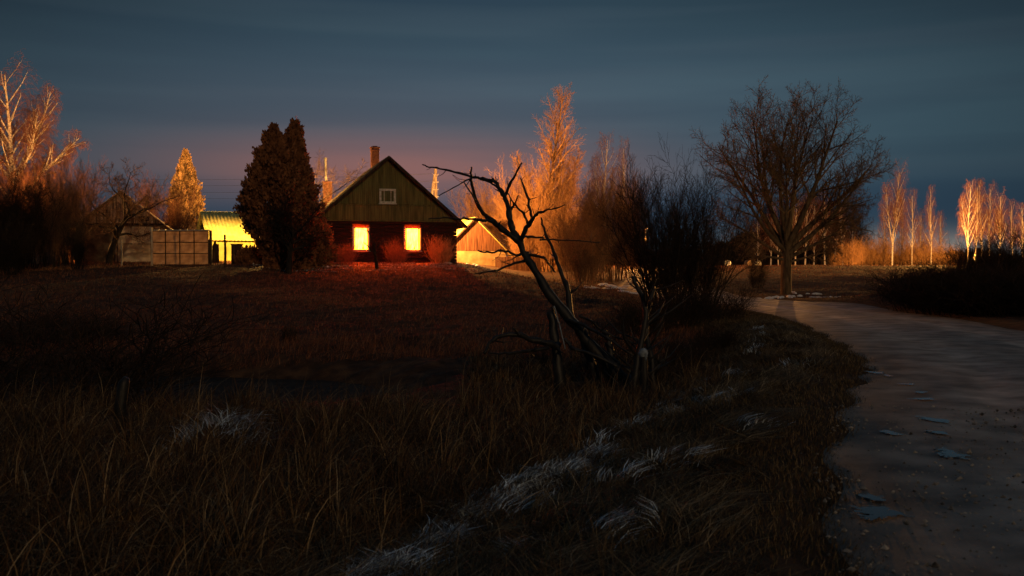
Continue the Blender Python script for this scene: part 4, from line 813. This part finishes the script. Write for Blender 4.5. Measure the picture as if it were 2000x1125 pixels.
# --- orchard trees
S_ap = [L1(k=6, j=.08, t=.0, n=8, s=.45, a=50, lr=1.0, rr=.55, ld=.2, tip=.55), L1(k=8, j=.20, t=.03, n=11, s=.2, a=50, lr=.5, rr=.5, ld=.4, tip=.25), L1(k=6, j=.2, t=.06, n=9, s=.12, a=48, lr=.5, rr=.55, ld=.35, min=.010, tip=.4), L1(k=4, j=.2, t=.08, n=5, s=.12, a=42, lr=.55, rr=.65, ld=.3, min=.007, tip=.6), L1(k=3, j=.2, t=.05, n=0, s=.1, a=40, lr=.6, rr=.7, min=.005, tip=.7)]
S_thin = [L1(k=6, j=.06, t=.0, n=6, s=.4, a=46, lr=.9, rr=.75, ld=.2, tip=.45), L1(k=7, j=.16, t=.05, n=5, s=.2, a=42, lr=.45, rr=.5, ld=.4, tip=.25), L1(k=5, j=.18, t=.06, n=4, s=.12, a=42, lr=.5, rr=.55, ld=.35, min=.008, tip=.4), L1(k=3, j=.2, t=.08, n=0, s=.12, a=42, lr=.55, rr=.65, ld=.3, min=.006, tip=.6)]
def orchard(seed, loc, h, label, tm='bark_dark', cm='twig_dark', lean=(0, 0), name='apple_tree', r=.15, rz=0, S=None):
    rgx = random.Random(seed); tr, cw = tree_meshes(rgx, [((0, 0, -.1), (lean[0], lean[1], 1), h*.45, r, 0)], S or S_ap, 2)
    zm = max(v.co.z for v in cw.vertices); k_ = h/zm
    return plant(name, tr, cw, M[tm], M[cm], loc, label, 'tree', 'old orchard trees', rz, k_)
orchard(3, ground(212, 55), zz(308, 55)-1.65, 'twisted apple tree spreading over the barn gable', cm='twig_brown', lean=(.1, 0))
orchard(5, ground(130, 57), zz(330, 57)-1.65, 'dense apple tree between the hut and the barn', cm='twig_brown')
orchard(8, ground(565, 50), zz(355, 50)-1.5, 'bare fruit tree in front of the dark conifers', cm='twig_dark', lean=(-.1, 0))
orchard(12, ground(737, 54), zz(428, 54)-1.5, 'small bare tree whose branches cross the left lit window', cm='twig_dark', r=.085, S=S_thin)
orchard(14, ground(618, 61), zz(282, 61)-1.8, 'thin bare tree rising between the conifers and the flue', cm='twig_brown', r=.1)
orchard(17, ground(60, 55), zz(352, 55)-1.6, 'dark apple tree left of the plank hut', cm='twig_dark', r=.13)

# --- conifers: clumped sprays over a tapering body
def conifer(seed, h, prof, n, leaf, clump=.22, holes=.0, lobes=5):
    g_ = np.random.default_rng(seed); t = g_.random(n)**.85; a = g_.uniform(0, 2*np.pi, n)
    rad = np.interp(t, [p[0] for p in prof], [p[1] for p in prof]); cl_ = np.sin(a*lobes+t*9+seed)*.5+np.sin(a*(lobes+4)-t*31)*.35+np.sin(a*3+t*57+seed)*.35
    dep = g_.random(n)**.45; R_ = rad*(1+clump*cl_)*(.45+.6*dep)
    P = np.stack([R_*np.cos(a), R_*np.sin(a), t*h+g_.normal(0, leaf*.6, n)+R_*.12*cl_], -1); keep = (cl_+g_.normal(0, .4, n) > -1.15+holes) | (dep < .35); P = P[keep]; a = a[keep]; n = len(P)
    up = np.stack([np.cos(a)*.5+g_.normal(0, .35, n), np.sin(a)*.5+g_.normal(0, .35, n), .8+g_.normal(0, .3, n)], -1); up /= np.linalg.norm(up, axis=1, keepdims=True)
    sd = np.cross(up, g_.normal(0, 1, (n, 3))); sd /= np.linalg.norm(sd, axis=1, keepdims=True); ll = leaf*g_.uniform(.6, 1.5, (n, 1)); ww = ll*.33
    V = np.stack([P-up*ll*.5, P+sd*ww, P+up*ll*.6, P-sd*ww], 1).reshape(-1, 3); Fq = np.arange(4*n).reshape(-1, 4); return quads_mesh('crown', V, Fq, False)
def conifer_tree(seed, loc, h, prof, n, leaf, cm, label, name='conifer_tree', **k):
    crm = conifer(seed, h, prof, n, leaf, **k); m = MB(); m.tube([(0, 0, -.2), (0, 0, h*.5), (0, 0, h*.92)], [.16, .1, .02], 8); e_ = empty(name, loc, 0, label, 'conifer'); m.build('trunk', M['bark_dark'], e_); o = link('crown', crm, M[cm], e_); return e_
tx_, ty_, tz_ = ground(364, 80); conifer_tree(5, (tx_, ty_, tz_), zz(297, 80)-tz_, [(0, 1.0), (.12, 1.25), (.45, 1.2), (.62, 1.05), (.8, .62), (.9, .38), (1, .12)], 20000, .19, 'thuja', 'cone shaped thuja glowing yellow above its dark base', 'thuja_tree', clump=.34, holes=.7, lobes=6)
cd_ = 53.5; loc = ground(536, cd_)
conifer_tree(8, loc, zz(250, cd_)-loc[2], [(0, .35), (.12, .5), (.26, 1.1), (.42, 1.62), (.58, 1.35), (.72, .92), (.84, .62), (.93, .36), (1, .10)], 36000, .17, 'conifer', 'broad dark conifer left of the house', clump=.42, holes=.5, lobes=5)
loc = ground(577, cd_+.6); conifer_tree(9, loc, zz(238, cd_)-loc[2], [(0, .7), (.15, 1.0), (.35, 1.15), (.55, .9), (.7, .62), (.82, .48), (.92, .36), (1, .12)], 30000, .17, 'conifer', 'taller ragged topped conifer nearest the house', clump=.46, holes=.5, lobes=5)
loc = ground(610, 55.8); conifer_tree(13, loc, zz(408, 55.8)-loc[2], [(0, .9), (.2, 1.2), (.6, .95), (1, .2)], 20000, .12, 'conifer', 'short rounded evergreen against the left house corner', clump=.25)
loc = ground(488, 55); conifer_tree(14, loc, zz(488, 55)-loc[2], [(0, .6), (.4, .75), (.8, .5), (1, .2)], 7000, .10, 'conifer', 'small round evergreen behind the dark picket fence', clump=.3)

# ------------------------------------------------------------------ dead snag on the pond bank (three-dimensional, 17 m away)
def trace(pts, r0, r1, d0, d1, rng, jit=.008):
    n = len(pts); out = []; rad = []
    for i, (px, py) in enumerate(pts):
        t = i/(n-1); d = d0+(d1-d0)*t; out.append(((px-1000)/F*d, d, zz(py, d))); rad.append(r0+(r1-r0)*t)
    q = catmull(out, 4); k_ = len(q); rr = [np.interp(i/(k_-1), np.linspace(0, 1, n), rad)*(1+rng.uniform(-.17, .17)) for i in range(k_)]
    q = [tuple(c+rng.gauss(0, jit*min(1, r/.02)) for c in p) for p, r in zip(q, rr)]; return q, rr
rs_ = random.Random(6); SD = 17.0
sb = ground(1195, 16.4, 0)
snag = empty('dead_tree', (sb[0], sb[1], sb[2]), 0, 'leaning leafless dead tree with twisted black branches on the pond bank', 'dead tree')
inv = Matrix.Translation(Vector(sb)).inverted()
def limb(name, lst, mt='bark_dead', par=None, mtx=None):
    m = MB()
    for pts, rr in lst: m.tube([tuple((mtx or inv) @ Vector(p)) for p in pts], rr, 8)
    return m.build(name, M[mt], par or snag, smooth=True)
def twigs(pts, rr, n, rng, L_=.25):
    out = []
    for _ in range(n):
        i = rng.randrange(2, len(pts)-1); p = Vector(pts[i]); d = (Vector(pts[i])-Vector(pts[i-1])).normalized(); ax = Matrix.Rotation(rng.random()*6.28, 3, d) @ d.orthogonal(); nd_ = (d*.7+ax*rng.uniform(.5, 1)).normalized()
        l = L_*rng.uniform(.3, 1.2); q = p+nd_*l*.5; out.append(([tuple(p), tuple(q), tuple(q+(nd_+Vector((rng.gauss(0, .2), rng.gauss(0, .2), .25))).normalized()*l*.5)], [rr[i]*.42, rr[i]*.32, .003]))
    return out
TR = trace([(1250, 795), (1222, 752), (1195, 716), (1160, 682), (1127, 639), (1078, 582), (1046, 529), (1022, 492), (1013, 467)], .125, .05, 16.3, SD, rs_)
limb('trunk', [TR])
def frosted(t, a, b, parent, r=.007):
    p_ = [tuple(Vector(p)+Vector((0.6*q, -.25*q, .75*q))) for p, q in zip(t[0], t[1])][a:b]; m = MB(); m.tube([tuple(inv @ Vector(p)) for p in p_], [r*.6]+[r]*(len(p_)-2)+[.003], 6); m.build('frost_line', M['old_frost'], parent)
frosted(TR, 8, 14, snag); frosted(TR, 15, 22, snag)
def br(pts, r0, r1, d1, n=4, d0=SD, L_=.22):
    t = trace(pts, r0, r1, d0, d1, rs_); limb('branch', [t]+twigs(t[0], t[1], n, rs_, L_))
br([(1013, 470), (980, 448), (960, 430), (945, 418), (928, 388), (922, 361), (920, 345), (921, 327)], .055, .014, 16.2, 5)
br([(930, 392), (926, 386), (906, 355)], .02, .007, 16.0, 2, 16.35)
br([(962, 432), (948, 431), (928, 428), (899, 428), (870, 425), (837, 428)], .028, .009, 15.6, 6, 16.6)
br([(1013, 470), (1002, 450), (996, 428), (993, 408), (988, 391), (983, 379), (976, 370), (968, 356), (958, 352), (938, 349), (921, 345), (888, 336), (859, 330), (838, 326), (825, 322)], .058, .009, 17.8, 8)
br([(976, 370), (966, 361), (951, 355), (938, 351)], .022, .012, 17.5, 1, 17.45); br([(970, 357), (964, 350), (960, 345)], .014, .006, 17.4, 0, 17.45); br([(969, 356), (968, 350), (967, 344)], .012, .005, 17.6, 0, 17.45)
br([(987, 381), (999, 354), (1009, 337), (1019, 319)], .028, .012, 16.9, 3, 17.35)
br([(997, 411), (1003, 400), (1007, 394), (1012, 382)], .022, .011, 17.0, 1, 17.25)
br([(999, 430), (998, 408), (996, 388)], .018, .007, 17.5, 1, 17.2)
br([(1015, 475), (1021, 462), (1028, 445), (1038, 432), (1045, 421), (1060, 413), (1083, 408), (1104, 400)], .052, .007, 16.4, 6)
br([(1040, 430), (1034, 405), (1028, 378), (1017, 348)], .03, .012, 16.9, 3, 16.7)
br([(1031, 436), (1023, 418), (1007, 401), (992, 378)], .024, .009, 16.3, 3, 16.8)
br([(921, 348), (895, 362), (857, 383)], .014, .007, 15.9, 2, 16.2)
br([(1016, 463), (1040, 463), (1063, 466)], .024, .016, 17.3, 2); br([(1055, 468), (1090, 469), (1130, 470), (1170, 474)], .016, .008, 18, 4, 17.3, .3)
br([(1020, 492), (1011, 498), (985, 490), (960, 493), (934, 490)], .026, .012, 16.3, 8, 17, .35)
br([(1024, 510), (1005, 514), (970, 528), (928, 535)], .03, .009, 16.2, 6, 17, .3)
br([(1028, 496), (1045, 499), (1062, 504), (1072, 514), (1084, 531)], .03, .014, 17.9, 3)
br([(1175, 770), (1152, 700), (1134, 650), (1115, 611), (1107, 562), (1095, 529), (1082, 492), (1066, 455), (1056, 425)], .075, .014, 17.6, 6, 16.7, .3)
br([(1105, 622), (1150, 640), (1190, 664), (1230, 690)], .03, .012, 15.8, 7, 16.6, .4)
# standing broken stub and fallen limbs
def single(name, lst, label, cat, mt='bark_dead', base=None, group=None):
    b0 = Vector(base); m = MB()
    for pts, rr in lst: m.tube([tuple(Vector(p)-b0) for p in pts], rr, 9)
    o = m.build(name, M[mt], smooth=True); o.location = b0; setp(o, label, cat, group); return o
gp = ground(1090, 16.0)
t = trace([(1100, 800), (1094, 745), (1088, 700), (1082, 655), (1076, 606)], .105, .06, 16, 16.1, rs_); t2 = trace([(1079, 620), (1080, 608), (1078, 598)], .04, .012, 16.08, 16.1, rs_)
single('broken_trunk', [t, t2], 'thick broken trunk stub standing before the leaning dead tree', 'stump', base=gp)
s1 = trace([(1083, 598), (1090, 625), (1098, 655), (1104, 682)], .012, .008, 15.96, 15.85, rs_); single('snow_strip', [s1], 'thin line of frost clinging to the broken trunk stub', 'frost', 'old_frost', s1[0][0])
t = trace([(947, 690), (958, 669), (978, 656), (1013, 654), (1041, 664), (1072, 671), (1092, 676)], .022, .06, 15.2, 15.9, rs_)
single('fallen_branch', [t]+twigs(t[0], t[1], 8, rs_, .3)+[trace([(1016, 655), (1008, 647), (1001, 640)], .026, .01, 15.5, 15.4, rs_)], 'arched fallen branch lying left of the broken stub', 'branch', base=t[0][0], group='fallen branches')
t = trace([(954, 690), (985, 691), (1022, 687), (1072, 678)], .01, .03, 15.0, 15.7, rs_); single('fallen_branch', [t]+twigs(t[0], t[1], 5, rs_, .25), 'thin straight fallen branch below the arched one', 'branch', base=t[0][0], group='fallen branches')
t = trace([(1104, 662), (1115, 678), (1126, 684), (1159, 693), (1205, 716)], .03, .022, 15.6, 15.4, rs_); single('fallen_branch', [t]+twigs(t[0], t[1], 5, rs_, .3), 'frost edged branch lying across the foot of the leaning trunk', 'branch', base=t[0][0], group='fallen branches')
t = trace([(1133, 617), (1155, 628), (1178, 647), (1219, 664), (1250, 672)], .022, .01, 16.5, 17, rs_); single('fallen_branch', [t]+twigs(t[0], t[1], 7, rs_, .35), 'twiggy branch right of the leaning trunk', 'branch', base=t[0][0], group='fallen branches')
t = trace([(1186, 790), (1190, 720), (1192, 690), (1188, 665), (1180, 645)], .08, .05, 16.8, 16.9, rs_); single('tree_stump', [t], 'narrow dark stump right of the leaning dead trunk', 'stump', base=ground(1190, 16.8))
t = trace([(1236, 800), (1240, 745), (1246, 700), (1256, 650), (1262, 600), (1248, 565), (1235, 540)], .07, .03, 15.8, 16.2, rs_); single('willow_tree', [t]+twigs(t[0], t[1], 16, rs_, .9), 'leaning bare willow stem behind the frost capped stump', 'tree', base=ground(1242, 15.8))
t = trace([(1282, 800), (1277, 740), (1272, 690), (1262, 650), (1268, 600), (1278, 560)], .06, .03, 16.2, 16.8, rs_); single('willow_tree', [t]+twigs(t[0], t[1], 16, rs_, .9), 'second bare willow stem right of the leaning one', 'tree', base=ground(1275, 16.2))
sp = ground(1257, 15.2); tz_ = zz(690, 15.2); e_ = empty('capped_stump', sp, 0, 'short stump capped with a round cushion of frost', 'stump'); m = MB(); hq = tz_-sp[2]; m.tube([(0, 0, -.1), (.01, 0, hq*.5), (0, 0, hq)], [.075, .062, .055], 12); m.build('stump', M['bark_dead'], e_)
m = MB(); m.tube([(-.02, 0, hq-.07), (-.01, 0, hq-.02), (.01, 0, hq+.03), (.02, 0, hq+.06), (.03, 0, hq+.075)], [.04, .078, .072, .045, .01], 9); m.tube([(.03, -.05, hq-.12), (.035, -.055, hq-.05), (.03, -.05, hq)], [.008, .022, .03], 7); m.build('frost_cap', M['old_frost'], e_, smooth=True)
sp = ground(237, 12.4); tz_ = zz(738, 12.4); hq = tz_-sp[2]; m = MB(); m.tube([(0, 0, -.1), (-.02, 0, hq*.5), (.02, 0, hq*.9), (.06, 0, hq)], [.09, .075, .07, .04], 10); o = m.build('tree_stump', M['bark_dead'], smooth=True); o.location = sp; setp(o, 'dark splintered stump among the sedge at the left of the pond', 'stump')

dk = 'dark bare trees of the far wood'
for i, (px, d, top, v, lb) in enumerate([(1462, 190, 430, SHA, 'dark far tree at the left end of the wood behind the willow'), (1500, 192, 408, SHB, 'dark far tree left of the oak trunk'), (1535, 194, 398, SHA, 'dark far tree exactly behind the oak trunk'), (1566, 190, 388, SHB, 'dark far tree just right of the oak trunk'), (1596, 194, 384, SHA, 'dark far tree in the middle of the wood'), (1625, 190, 392, SHB, 'dark far tree right of the middle of the wood'), (1652, 194, 412, SHA, 'dark far tree near the right end of the wood'), (1680, 196, 452, SHB, 'lowest dark far tree at the right end of the wood')]):
    shrub(v, px, d, top, 'bark_dark', 'twig_dark', lb, dk, i*1.4, .75, 'bare_tree', cat='tree', parts=('trunks', 'crown'))
g_ = np.random.default_rng(4); n = 9000; x_ = g_.uniform(-330, 330, n); y_ = 330+g_.uniform(0, 30, n); hh = 5.5+2.6*wav(x_, y_*0, .05, 1)+1.6*wav(x_, y_*0, .21, 2)+g_.uniform(-1, 1.2, n)+9*np.exp(-((x_-92)/26)**2)
z_ = H(x_, y_)
V = np.stack([np.stack([x_-.35, y_, z_-1], -1), np.stack([x_+.35, y_, z_-1], -1), np.stack([x_+g_.normal(0, .5, n)+.05, y_, z_+hh], -1), np.stack([x_+g_.normal(0, .5, n)-.05, y_, z_+hh], -1)], 1).reshape(-1, 3)
setp(link('distant_wood', quads_mesh('distant_wood', V, np.arange(4*n).reshape(-1, 4), False), M['twig_dark']), 'low dark line of woods along the horizon', 'wood', kind='stuff')

for i, (px, d, top, w, lb) in enumerate([(1150, 17.6, 610, .9, 'thin tangled twigs right of the leaning dead trunk'), (1215, 18.2, 590, 1.0, 'tangled twigs between the dead tree and the willow stems'), (1085, 18.5, 640, 1.1, 'sparse twigs behind the broken stub'), (1330, 17.5, 650, 1.2, 'fine dark weeds right of the willow stems'), (1010, 19, 665, 1.0, 'sparse weeds beyond the arched fallen branch')]):
    shrub(TGL, px, d, top, 'bark_dark', 'twig_dark', lb, 'twigs at the foot of the dead tree', i*1.3, w, 'low_shrub', 2.2)
